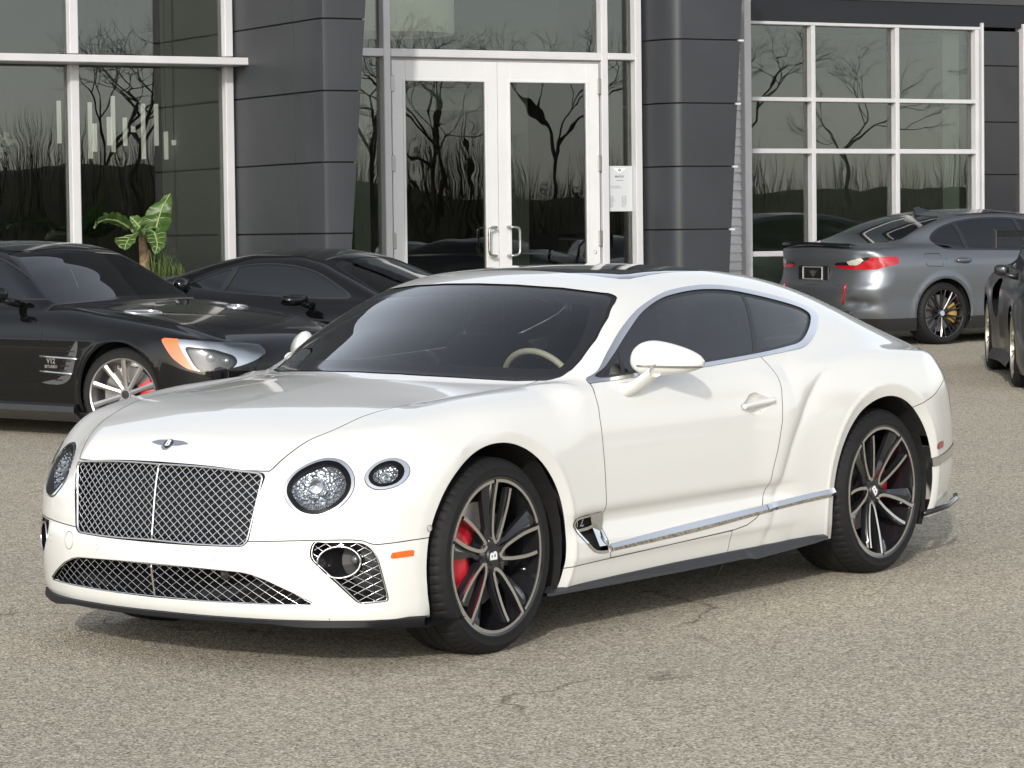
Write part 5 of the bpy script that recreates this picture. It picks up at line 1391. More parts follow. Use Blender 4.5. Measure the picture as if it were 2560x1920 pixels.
def build_roadster():
    rz = heading_axes(126); root = thing('roadster', 'black hardtop roadster with silver ten-spoke wheels and orange-edged headlamps at the left edge', 'car', 'black cars parked behind the white coupe'); root.location = (-7.063, -7.184, 0); root.rotation_euler = (0, 0, rz)
    B = roadster_body()
    lamp = rounded([(.36, .742), (.62, .722), (.80, .695), (.875, .655), (.885, .575), (.84, .535), (.70, .50), (.58, .522), (.47, .60)], .03, 4)
    am = [(.34, .75), (.44, .735), (.535, .52), (.60, .50), (.46, .57)]
    XZ = lambda q: q[0][:, [0, 2]]
    side = lambda q: .30 - q[0][:, 1]
    vent = np.array([(-.40, .70), (-.385, .66), (-.44, .48), (-.50, .41), (-.60, .385), (-.76, .395), (-.66, .415), (-.55, .45), (-.48, .60)])
    spec = dict(xa=-3.0, xb=.2, half=.93, low=.205, arches=[(0, .335, .368), (-2.585, .335, .372)],
        ws=[(-.3, 1.335), (0, 1.335), (.45, 1.318), (.56, 1.296), (.60, 1.255), (.69, 1.08), (.735, .975), (.70, .945), (.4, .952), (0, .958), (-.3, .958)], ws_x=(-1.7, -.5),
        rw=[(-.3, 1.30), (.4, 1.29), (.5, 1.15), (.45, 1.03), (-.3, 1.03)], rw_x=(-3.4, -2.2),
        dlo=[(-.80, .985), (-1.0, 1.09), (-1.25, 1.21), (-1.5, 1.285), (-1.8, 1.31), (-2.1, 1.295), (-2.4, 1.22), (-2.62, 1.10), (-2.66, 1.02), (-2.5, .995), (-1.8, .985), (-1.2, .98)],
        pillars=[np.array([(-1.98, 1.4), (-1.98, .9)])], trim=.014, cab=(-2.8, -.7, .80),
        cuts=[('lamp', lambda q: np.maximum(sdpoly(XZ(q), lamp), .36 - q[0][:, 1]))],
        lines=[(np.array([(-.62, .97), (-.74, .90), (-.755, .6), (-.77, .20)]), lambda q: np.maximum(.5 - q[0][:, 1], q[0][:, 2] - .95)), (np.array([(-2.0, .95), (-2.02, .5), (-1.9, .25), (-.77, .22)]), lambda q: np.maximum(.5 - q[0][:, 1], q[0][:, 2] - .95))],
        flines=[lambda q: np.where((q[0][:, 0] > -.62) & (q[0][:, 0] < .86), q[0][:, 1] - (.70 - .03*q[0][:, 0]), 1.)])
    pcs = car_shell(root, B, spec, BLACKPAINT, CARGL)
    lampq = pcs['lamp']; SIL = mat('silver lamp bowl', (.62, .63, .65), .15, .9)
    for sd in (1, -1):
        S = (lambda q: q) if sd > 0 else mirror
        fo = lambda q: sdpoly(XZ(q), np.array([(.30, .80), (.465, .80), (.50, .70), (.585, .575), (.645, .49), (.40, .45)]))
        fd = lambda q: sdpoly(XZ(q), rounded([(.54, .682), (.72, .660), (.815, .615), (.835, .56), (.80, .50), (.70, .48), (.625, .53)], .025, 4))
        orange, rest = cut(lampq, fo(lampq)); dark, bowl = cut(rest, fd(rest)); 
        h = part('headlamp', S(offset(bowl, -.004)), SIL, root)
        part('turn_signal', S(offset(orange, -.002)), mat('orange lens', (.80, .20, .05), .25, coat=.6), h)
        part('lamp_cavity', S(offset(dark, -.05)), mat('lamp dark', (.02, .02, .022), .2), h)
        part('lamp_lens', S(offset(lampq, .003)), LENS, h)
        for x_, z_, r_ in ((.61, .60, .034), (.73, .575, .03)):
            y_ = float(B.W(np.array([x_]), np.array([z_]))[0]); yy = min(y_, .9)
            P0 = np.array([x_, sd*.62, z_])
            hit = B.hit(np.array([x_ + .6, sd*1.6, z_]), np.array([-.6, -sd*1.0, 0])/1.166, .05, 2.5, 300)
            if hit is not None: MB().ellipsoid(hit + np.array([-.03, -sd*.045, 0]), (r_, r_, r_), 14, 8).build('projector', mat('projector glass', (.55, .58, .60), .04, .85), h, smooth=True)
        # vent behind the wheel with two bright blades and letters
        vp = []
        vq = crom(vent, 2)
        for x_, z_ in vq: vp.append((x_, sd*(float(B.W(np.array([x_]), np.array([z_]))[0]) + .003), z_))
        v = MB().add(vp, [tuple(range(len(vp)))]).build('wing_vent', mat('vent mesh grey', (.10, .10, .105), .4, .3), root)
        for k in range(8):
            t = k/7; x_, z_ = -.425 - .15*t, .66 - .24*t; y_ = float(B.W(np.array([x_]), np.array([z_]))[0])
            MB().bbox((x_ - .045, sd*y_ - .004, z_ - .006), (x_ + .035, sd*y_ + .006, z_ + .004), .001).build('vent_slat', BLACKMATT, v)
        for z_, x0, x1 in ((.585, -.76, -.39), (.478, -.765, -.445)):
            pts = [(x_, sd*(float(B.W(np.array([x_]), np.array([z_]))[0]) + .006), z_ - .012*(x_ - x0)/(x1 - x0)) for x_ in np.linspace(x0, x1, 6)]
            MB().tube(pts, .0085, 6).build('vent_blade', CHROME, v, smooth=True)
        y_ = float(B.W(np.array([-.66]), np.array([.54]))[0]) + .004
        text_mesh('vent_letters', 'V12', .052, ALU, v, .001, frame_matrix((-.655, sd*y_, .552), (-sd, 0, 0), (0, 0, 1), (0, sd, 0)), bold=.0015); text_mesh('vent_letters', 'BITURBO', .030, ALU, v, .001, frame_matrix((-.655, sd*y_, .512), (-sd, 0, 0), (0, 0, 1), (0, sd, 0)), bold=.0008)
        sk = MB(); xs = np.linspace(-.42, -2.2, 8); vv = []
        for x_ in xs: y_ = float(B.W(np.array([x_]), np.array([.24]))[0]); vv += [(x_, sd*(y_ - .01), .26), (x_, sd*(y_ + .030), .235), (x_, sd*(y_ + .035), .195), (x_, sd*(y_ - .01), .165), (x_, sd*(y_-.05), .12)]
        sk.add(vv, [(i*5+k, i*5+k+1, (i+1)*5+k+1, (i+1)*5+k) for i in range(7) for k in range(4)] + [(0, 1, 2, 3, 4)]).build('side_skirt', MIDBLACK, root, angle=25)
        pod_mirror(root, -1.10, .90, 1.02, BLACKPAINT, sd, .17, .060, .05)
        # outlets on the bonnet
        ov = []
        for x_, y_ in crom([(-.05, .42), (-.12, .60), (-.22, .62), (-.24, .55), (-.16, .40)], 4): ov.append((x_, sd*y_, float(B.H(np.array([x_]), np.array([abs(y_)]))[0]) - .006))
        ov = np.array(ov); MB().tube(ov + [0, 0, .008], .009, 6, closed=True).build('bonnet_outlet', ALU, root, smooth=True)
    SLV = mat('silver alloy', (.50, .49, .49), .3, .9)
    st = math.radians(16)
    for x, sd in ((0, 1), (0, -1), (-2.585, 1), (-2.585, -1)):
        spoke_wheel(root, (x, 0, .332), st if x == 0 else 0, .332, .26, .252, .925, 10, SLV, SLV, sd < 0, 0, .034, .035, BLACKSAT, CALRED, -1.57 if sd > 0 else 1.57)
    lathe_seats(root, (-1.75,), .36)
    MB().ellipsoid((-1.42, 0, 1.25), (.03, .10, .03), 12, 8).build('rear_view_mirror', BLACKMATT, root, smooth=True)
    d = MB().add([(-.72, s*.7, .93 - .02*abs(s)) for s in (-1, 1)] + [(-1.05, s*.7, .93) for s in (-1, 1)] + [(-1.1, s*.7, .7) for s in (-1, 1)], [(0, 1, 3, 2), (2, 3, 5, 4)]).build('dashboard', mat('dash leather', (.030, .033, .036), .6), root)
    # star grille opening and bumper intakes
    g = MB(); pl = [(float(B.XF(np.array([abs(y)]), np.array([z]))[0]) + .004, y, z) for y, z in [(-.42, .60), (.42, .60), (.50, .50), (.36, .40), (-.36, .40), (-.50, .50)]]
    g.add(pl, [tuple(range(6))]).build('front_grille', BLACKMATT, root)
    return root

# ---- low black coupe behind the roadster
def lowcoupe_body():
    hc = pchip([-3.8, -3.4, -3.0, -2.6, -.5, -.3, .1, .5, .8, 1.0], [.80, .90, .95, .96, .86, .84, .76, .66, .55, .42]); zf = pchip([-3.8, -3.4, -2.9, -2.5, -2.0, -1.0, -.4, 0, .3, .6, .9], [.80, .92, .985, .985, .93, .86, .855, .845, .78, .66, .46])
    def H(x, y):
        t = np.clip(y/.74, 0, 1); a, c = hc(x), zf(x); return a + (c - a)*t**2.5 - .10*np.clip((y - .76)/.2, 0, 2)**2
    wm = pchip([1, .6, .2, -.2, -.8, -1.4, -2.0, -2.6, -3.0, -3.6, -4], [.80, .91, .95, .95, .92, .905, .93, .965, .965, .90, .8]); pf = pchip([.05, .2, .35, .5, .65, .78, .88, .96, 1.1], [-.1, -.02, -.015, -.012, 0, -.008, -.04, -.10, -.3])
    W = lambda x, z: wm(x) + pf(z)
    A = pchip([.1, .3, .5, .7, .9], [.98, 1.02, .97, .85, .6]); Bp = pchip([0, .4, .7, .85, .95, 1.05], [0, .04, .18, .34, .6, .9]); XF = lambda y, z: A(z) - Bp(y); XR = lambda y, z: -3.75 + .4*Bp(y) + .1*np.clip(z - .7, 0, 1)
    zr = pchip([.4, -.2, -.45, -.8, -1.1, -1.3, -1.55, -1.85, -2.2, -2.6, -3.0, -3.4], [.55, .80, .90, 1.04, 1.155, 1.225, 1.265, 1.265, 1.215, 1.11, 1.0, .88]); GR = lambda x, y: zr(x) - .13*y*y
    gx = pchip([0, -1, -1.7, -2.3, -2.8, -3.3], [0, 0, 0, -.04, -.14, -.3]); GS = lambda x, z: .80 + gx(x) - .42*(z - .88) - .35*np.clip(z - .88, 0, 1)**2
    c = lambda v: (lambda x: v)
    return Body(-3.9, 1.02, H, W, XF, XR, GR, GS, c(.12), .08, .10, c(.08), pchip([0, -.6, -1.8, -2.6], [.03, .03, .05, .14]), zg=.78)

def build_lowcoupe():
    rz = heading_axes(118); root = thing('low_coupe', 'low black two-seat coupe with swept side windows between the roadster and the entrance doors', 'car', 'black cars parked behind the white coupe'); root.location = (-10.04, -6.84, 0); root.rotation_euler = (0, 0, rz)
    B = lowcoupe_body()
    spec = dict(xa=-3.0, xb=.3, half=.94, low=.15, arches=[(0, .34, .365), (-2.67, .345, .375)],
        ws=[(-.3, 1.20), (0, 1.20), (.42, 1.175), (.53, 1.145), (.60, 1.06), (.70, .93), (.70, .87), (.4, .885), (-.3, .895)], ws_x=(-1.6, -.25), rw=[(-.3, 1.20), (.35, 1.18), (.42, 1.05), (-.3, 1.02)], rw_x=(-3.2, -2.0),
        dlo=[(-.86, .905), (-1.05, 1.02), (-1.25, 1.105), (-1.5, 1.155), (-1.75, 1.165), (-1.98, 1.145), (-2.2, 1.09), (-2.42, 1.01), (-2.46, .98), (-2.1, .935), (-1.5, .90), (-1.1, .89)],
        pillars=[np.array([(-1.98, 1.3), (-2.02, 1.1), (-2.13, .85)])], trim=.012, cab=(-2.2, -.5, .72), side_glass=DARKGL, rear_glass=DARKGL)
    car_shell(root, B, spec, BLACKPAINT, CARGL)
    for sd in (1, -1):
        pod_mirror(root, -1.22, .90, .885, BLACKPAINT, sd, .24, .045, .075)
        ink = [(x_, sd*(float(B.W(np.array([x_]), np.array([z_]))[0]) + .002), z_) for x_, z_ in [(-1.75, .80), (-1.95, .82), (-2.05, .70), (-1.98, .50), (-1.85, .48)]]
        MB().add(ink, [tuple(range(5))]).build('side_intake', BLACKMATT, root)
        y_, z_ = .66, .62; hx = float(B.XF(np.array([y_]), np.array([z_]))[0])
        MB().ellipsoid((hx - .12, sd*y_, z_ + .02), (.13, .09, .045), 16, 8).build('headlamp', mat('silver lamp bowl', (.62, .63, .65), .15, .9), root, smooth=True)
    for x, sd in ((0, 1), (0, -1), (-2.67, 1), (-2.67, -1)): spoke_wheel(root, (x, 0, .34), 0, .34, .27, .258, .935, 10, BLACKSAT, BLACKGLOSS, sd < 0, 0, .03)
    lathe_seats(root, (-1.55,), .36, z=-.08)
    MB().ellipsoid((-1.22, 0, 1.12), (.03, .12, .04), 12, 8).build('rear_view_mirror', BLACKMATT, root, smooth=True)
    return root

# ---- grey saloon, rear three-quarter, right
def saloon_body():
    hc = pchip([-4.1, -3.93, -3.7, -3.4, -3.1, -.7, -.3, .3, .6, .8, .95], [1.00, 1.062, 1.085, 1.09, 1.09, 1.03, 1.0, .93, .86, .76, .62]); zf = pchip([-4.1, -3.9, -3.6, -3.2, -2.8, -2.2, -1, -.3, .3, .6, .9], [.90, 1.00, 1.055, 1.07, 1.06, 1.03, 1.0, .975, .89, .80, .62])
    def H(x, y):
        t = np.clip(y/.78, 0, 1); a, c = hc(x), zf(x); return a + (c - a)*t**2.2 - .10*np.clip((y - .78)/.2, 0, 2)**2
    wm = pchip([1, .6, .2, -.3, -1, -1.8, -2.3, -2.6, -2.86, -3.1, -3.4, -3.7, -4.1], [.82, .90, .935, .925, .905, .908, .922, .940, .948, .945, .925, .89, .80]); pf = pchip([.05, .15, .25, .35, .5, .65, .75, .85, .93, 1.0, 1.08, 1.2], [-.12, -.07, -.03, -.02, -.015, -.004, 0, -.002, -.022, -.055, -.12, -.3])
    def W(x, z):
        r = wm(x) + pf(z)
        for cx in (0, -2.857):
            q = np.hypot(x - cx, z - .34); r = r + .014*np.exp(-((q - .40)/.035)**2) - .3*np.clip(.395 - q, 0, .05)
        return r + .006*np.exp(-((z - .915)/.02)**2)*(1 - sstep(-.4, .2, x))*sstep(-3.4, -2.9, x)
    A = pchip([.1, .3, .5, .7, .9], [.80, .88, .90, .87, .75]); Bp = pchip([0, .4, .6, .75, .85, .92, 1.0], [0, .03, .08, .17, .29, .44, .8]); XF = lambda y, z: A(z) - Bp(y)
    R = pchip([.1, .28, .36, .45, .55, .62, .70, .82, .93, 1.04, 1.09, 1.3], [-3.70, -3.86, -3.90, -3.915, -3.955, -3.965, -3.93, -3.905, -3.905, -3.93, -3.95, -3.6]); XR = lambda y, z: R(z) + Bp(y)*.85 + .05*np.exp(-((z - .47)/.05)**2)*sstep(.45, .62, y)*(1 - sstep(.72, .85, y))
    zr = pchip([.3, -.35, -.8, -1.1, -1.4, -1.8, -2.2, -2.5, -2.75, -3.0, -3.3, -3.55, -3.8], [.85, 1.04, 1.25, 1.36, 1.42, 1.447, 1.440, 1.405, 1.35, 1.275, 1.165, 1.075, .98]); GR = lambda x, y: zr(x) - .11*y*y
    gx = pchip([0, -.8, -1.8, -2.5, -2.9, -3.3, -3.6], [0, 0, .0, -.015, -.05, -.11, -.18]); GS = lambda x, z: .835 + gx(x) - .36*(z - 1.0) - .55*np.clip(z - 1.0, 0, 1)**2
    c = lambda v: (lambda x: v)
    return Body(-4.05, .92, H, W, XF, XR, GR, GS, pchip([.9, -1, -3, -4], [.12, .08, .08, .08]), .08, .08, c(.08), pchip([0, -.6, -2.4, -3.0, -3.5], [.03, .03, .05, .10, .12]), kR=.05, zg=.92)

def build_saloon():
    rz = heading_axes(58.6); root = thing('sport_saloon', 'matt grey four-door saloon seen from behind with red tail lamps and black wheels', 'car'); root.location = (-22.795, -8.124, 0); root.rotation_euler = (0, 0, rz)
    B = saloon_body()
    YZ = lambda q: q[0][:, [1, 2]]; XZ = lambda q: q[0][:, [0, 2]]
    tl = np.array([(.36, .845), (.36, .895), (.52, .905), (.72, .955), (.90, .962), (.97, .93), (.90, .87), (.82, .825), (.60, .825)])
    tail = lambda q: np.maximum(sdpoly(YZ(q), tl), q[0][:, 0] + 3.46)
    spec = dict(xa=-3.2, xb=.2, half=.94, low=.30, arches=[(0, .34, .372), (-2.857, .34, .376)],
        ws=[(-.3, 1.40), (0, 1.40), (.5, 1.375), (.60, 1.34), (.72, 1.10), (.72, 1.03), (-.3, 1.04)], ws_x=(-1.6, -.2), rw=[(-.3, 1.395), (0, 1.395), (.46, 1.372), (.565, 1.335), (.645, 1.14), (.62, 1.105), (.3, 1.10), (-.3, 1.10)], rw_x=(-3.7, -2.3),
        dlo=[(-.72, 1.01), (-1.0, 1.15), (-1.3, 1.28), (-1.6, 1.345), (-2.0, 1.362), (-2.4, 1.335), (-2.70, 1.268), (-2.86, 1.19), (-2.90, 1.12), (-2.82, 1.045), (-2.68, 1.018), (-2.2, 1.005), (-1.5, .985), (-1.1, .98)],
        pillars=[np.array([(-1.68, 1.5), (-1.58, .9)]), np.array([(-2.57, 1.5), (-2.48, 1.2), (-2.44, .9)])], trim=.022, cab=(-2.9, -.6, .85), side_glass=DARKGL, rear_glass=DARKGL, trim_m=BLACKGLOSS,
        cuts=[('tail', tail)],
        lines=[(np.array([(-2.72, 1.01), (-2.86, .92), (-2.72, .75), (-2.52, .62), (-2.45, .50)]), lambda q: .5 - q[0][:, 1]), (np.array([(-1.55, 1.0), (-1.52, .3)]), lambda q: .5 - q[0][:, 1]),
               (np.array([(-3.62, .80), (-3.52, .745), (-3.38, .70), (-3.2, .665)]), lambda q: .5 - q[0][:, 1])],
        flines=[lambda q: np.where(q[0][:, 0] < -3.5, np.where(q[0][:, 1] < .64, np.minimum(np.abs(q[0][:, 2] - .655), 9) , 1.), 1.) - 0, lambda q: np.where((q[0][:, 0] < -3.2) & (q[0][:, 2] > .655), q[0][:, 1] - (.64 + .1*sstep(.7, 1.05, q[0][:, 2])), 1.)])
    # the high-level panels: black lower skirt
    pcs = car_shell(root, B, spec, GREYPAINT, CARGL)
    m = B.surface(-3.2, .2, .5, step=.03, dphi=2, dal=3)
    lowr, _ = cut(m, m[0][:, 2] - .302)
    for cx, r in ((0, .372), (-2.857, .376)): _, lowr = cut(lowr, np.maximum(np.hypot(lowr[0][:, 0] - cx, lowr[0][:, 2] - .34) - r, .45 - lowr[0][:, 1]))
    _, lowr = cut(lowr, lowr[0][:, 2] - .16); part('lower_skirt', both(offset(lowr, -.002)), BLACKSAT, root)
    t = pcs['tail']
    for sd in (1, -1):
        S = (lambda q: q) if sd > 0 else mirror
        red, dark = cut(t, sdpoly(YZ(t), np.array([(.36, .84), (.36, .868), (.66, .868), (.75, .925), (.80, .985), (1.0, .985), (1.0, .80), (.36, .80)])))
        clr, dark = cut(dark, sdpoly(YZ(dark), np.array([(.54, .872), (.54, .94), (.68, .965), (.72, .92), (.66, .872)])))
        h = part('tail_lamp', S(offset(red, .004)), mat('bright red lens', (.36, .006, .014), .15, coat=1, emit=(1, .02, .03), strength=.04), root); part('reverse_lens', S(offset(clr, .003)), mat('clear ribbed lens', (.62, .58, .50), .2, .3, coat=.6), h); part('lamp_bezel', S(offset(dark, .002)), BLACKGLOSS, h)
        # slim red reflector slashed down the bumper corner
        pts = [B.hit(np.array([-4.6, sd*y_*1.25, z_]), np.array([.75, -sd*.66, 0]), .05, 3, 400) for y_, z_ in zip(np.linspace(.93, .885, 8), np.linspace(.67, .46, 8))]
        pts = [p for p in pts if p is not None]
        if len(pts) > 1: MB().tube(pts, .013, 6).build('corner_reflector', mat('bright red lens', (.55, .008, .018), .15, coat=1), root, smooth=True)
        hb = []
        for x_ in np.linspace(-2.70, -2.50, 7): hb.append((x_, sd*(float(B.W(np.array([x_]), np.array([.905]))[0]) + .020), .905))
        MB().tube(hb, [.012, .018, .02, .02, .02, .018, .012], 10).build('door_handle', GREYPAINT, root, smooth=True)
        MB().ellipsoid((-2.60, sd*(float(B.W(np.array([-2.6]), np.array([.895]))[0]) - .006), .893), (.11, .012, .045), 20, 8).build('handle_recess', mat('shaded grey metal', (.10, .105, .11), .5, .6), root, smooth=True)
        pod_mirror(root, -.95, .93, 1.04, BLACKGLOSS, sd)
        ex = MB().tube([(-3.78, sd*.52, .33), (-3.95, sd*.52, .33)], .05, 16); ex.build('exhaust_tip', BLACKGLOSS, root)
    fl = rounded([(-3.11, .855), (-3.12, .985), (-2.90, .985), (-2.88, .845)], .03, 5)
    pf_ = [(x_, -(float(B.W(np.array([x_]), np.array([z_]))[0]) + .001), z_) for x_, z_ in fl]; MB().tube(pf_, .004, 6, closed=True).build('fuel_flap', mat('dark joint grey', (.05, .053, .058), .5), root)
    # tailgate details: badge, letters, number plate recess, lip spoiler, fin
    lp = MB(); v = []
    for y in np.linspace(-.60, .60, 21):
        x = float(B.XR(np.array([abs(y)]), np.array([1.06]))[0]); v += [(x + .12, y, 1.087 - .02*abs(y)), (x - .005, y, 1.112 - .02*abs(y)), (x - .012, y, 1.116 - .02*abs(y)), (x - .02, y, 1.085 - .02*abs(y))]
    lp.add(v, [(i*4+k, i*4+k+1, (i+1)*4+k+1, (i+1)*4+k) for i in range(20) for k in range(3)]).build('lip_spoiler', BLACKGLOSS, root, angle=30)
    xr = lambda y, z: float(B.XR(np.array([abs(y)]), np.array([z]))[0])
    bp = MB().prism([(.04*math.cos(a), .04*math.sin(a)) for a in np.arange(24)*math.pi/12], 0, .006, lambda a, b, d: (xr(0, .99) - .001 - d, a, .985 + b)).build('badge_ring', mat('badge black', (.02, .02, .02), .3), root)
    for q, mt in ((0, mat('badge white', (.75, .75, .75), .3)), (1, mat('badge blue', (.08, .2, .5), .3))):
        for k in (0, 2):
            a0 = (k + q)*math.pi/2; MB().prism([(0, 0)] + [(.027*math.cos(a0 + t), .027*math.sin(a0 + t)) for t in np.linspace(0, math.pi/2, 7)], .006, .0075, lambda a, b, d: (xr(0, .99) - .001 - d, a, .985 + b)).build('badge_quarter', mt, bp)
    text_mesh('model_letters', 'M3', .06, mat('badge blue grey', (.25, .27, .36), .3, .5), root, .002, frame_matrix((xr(.38, .99) - .004, -.38, .985), (0, -1, 0), (0, 0, 1), (-1, 0, 0)))
    pr = MB().bbox((xr(0, .78) - .012, -.27, .700), (xr(0, .78) + .03, .27, .86), .01).build('plate_recess', mat('plate black', (.012, .012, .012), .4), root)
    fr = MB(); fr.tube([(xr(0, .78) - .016, a, b) for a, b in ((-.17, .715), (.17, .715), (.17, .845), (-.17, .845))], .008, 6, closed=True); fr.build('plate_frame', mat('bright plate frame', (.55, .55, .54), .3, .7), pr)
    MB().prism([(0, .03), (.05, .015), (.09, .035), (.04, -.01), (.02, -.04), (-.02, -.04), (-.04, -.01), (-.09, .035), (-.05, .015)], 0, .003, lambda a, b, d: (xr(0, .78) - .0125 - d, a, .785 + b)).build('plate_emblem', mat('dark grey print', (.06, .06, .06), .5), pr)
    f = MB().add([(-2.30, -.02, 1.43), (-2.30, .02, 1.43), (-2.52, .02, 1.40), (-2.52, -.02, 1.40), (-2.47, 0, 1.475), (-2.53, 0, 1.47)], [(0, 1, 4), (1, 2, 5, 4), (2, 3, 5), (3, 0, 4, 5)]).build('roof_fin', BLACKGLOSS, root)
    fp_ = MB(); v = []
    for y in np.linspace(-.58, .58, 13): v += [(x_, y, float(B.GR(np.array([x_]), np.array([abs(y)]))[0]) + .002) for x_ in (-1.45, -1.8, -2.15, -2.38)]
    fp_.add(v, [(i*4+k, i*4+k+1, (i+1)*4+k+1, (i+1)*4+k) for i in range(12) for k in range(3)]).build('black_roof', BLACKGLOSS, root, smooth=True)
    for x, sd in ((0, 1), (0, -1), (-2.857, 1), (-2.857, -1)):
        spoke_wheel(root, (x, 0, .338), 0, .338, .29, .258, .925, 5 if False else 10, BLACKGLOSS, BLACKGLOSS, sd < 0, .13, .016, .03, mat('cap blue', (.35, .4, .5), .3), mat('gold caliper paint', (.45, .30, .08), .35, .3), -1.57 if sd > 0 else 1.57)
    return root

# ---- dark winged track coupe at the right edge, facing the camera
def winged_body():
    hc = pchip([-3.9, -3.5, -3.0, -2.5, -.6, -.3, .2, .6, .85, 1.0], [.75, .86, .93, .95, .92, .90, .83, .72, .60, .45]); zf = pchip([-3.9, -3.5, -2.9, -2.45, -2.0, -1.6, -.8, -.3, 0, .3, .6, .9], [.78, .88, .96, .98, .955, .90, .86, .86, .865, .83, .74, .52])
    def H(x, y):
        t = np.clip(y/.74, 0, 1); a, c = hc(x), zf(x); return a + (c - a)*t**3 - .12*np.clip((y - .76)/.2, 0, 2)**2
    wm = pchip([1, .6, .2, -.2, -.6, -1.3, -1.7, -2.05, -2.45, -2.8, -3.4, -4], [.78, .88, .92, .92, .89, .885, .90, .955, .972, .965, .88, .8]); pf = pchip([.05, .15, .25, .4, .6, .75, .85, .93, 1.05], [-.1, -.05, -.02, -.01, 0, -.008, -.035, -.09, -.3])
    W = lambda x, z: wm(x) + pf(z)
    A = pchip([.1, .3, .5, .7, .9], [.98, 1.0, .97, .86, .65]); Bp = pchip([0, .4, .7, .82, .92, 1.02], [0, .04, .17, .32, .55, .9]); XF = lambda y, z: A(z) - Bp(y); XR = lambda y, z: -3.55 + .35*Bp(y)
    zr = pchip([.4, -.25, -.5, -.9, -1.2, -1.5, -1.9, -2.3, -2.7, -3.1, -3.5], [.6, .86, .95, 1.12, 1.23, 1.285, 1.28, 1.22, 1.12, 1.0, .85]); GR = lambda x, y: zr(x) - .12*y*y
    GS = lambda x, z: .76 - .36*(z - .93) - .45*np.clip(z - .93, 0, 1)**2 - .12*sstep(-2.0, -3.0, x)
    c = lambda v: (lambda x: v)
    return Body(-3.7, 1.0, H, W, XF, XR, GR, GS, c(.10), .08, .10, c(.08), pchip([0, -.6, -1.8, -2.6], [.03, .03, .06, .14]), zg=.82)

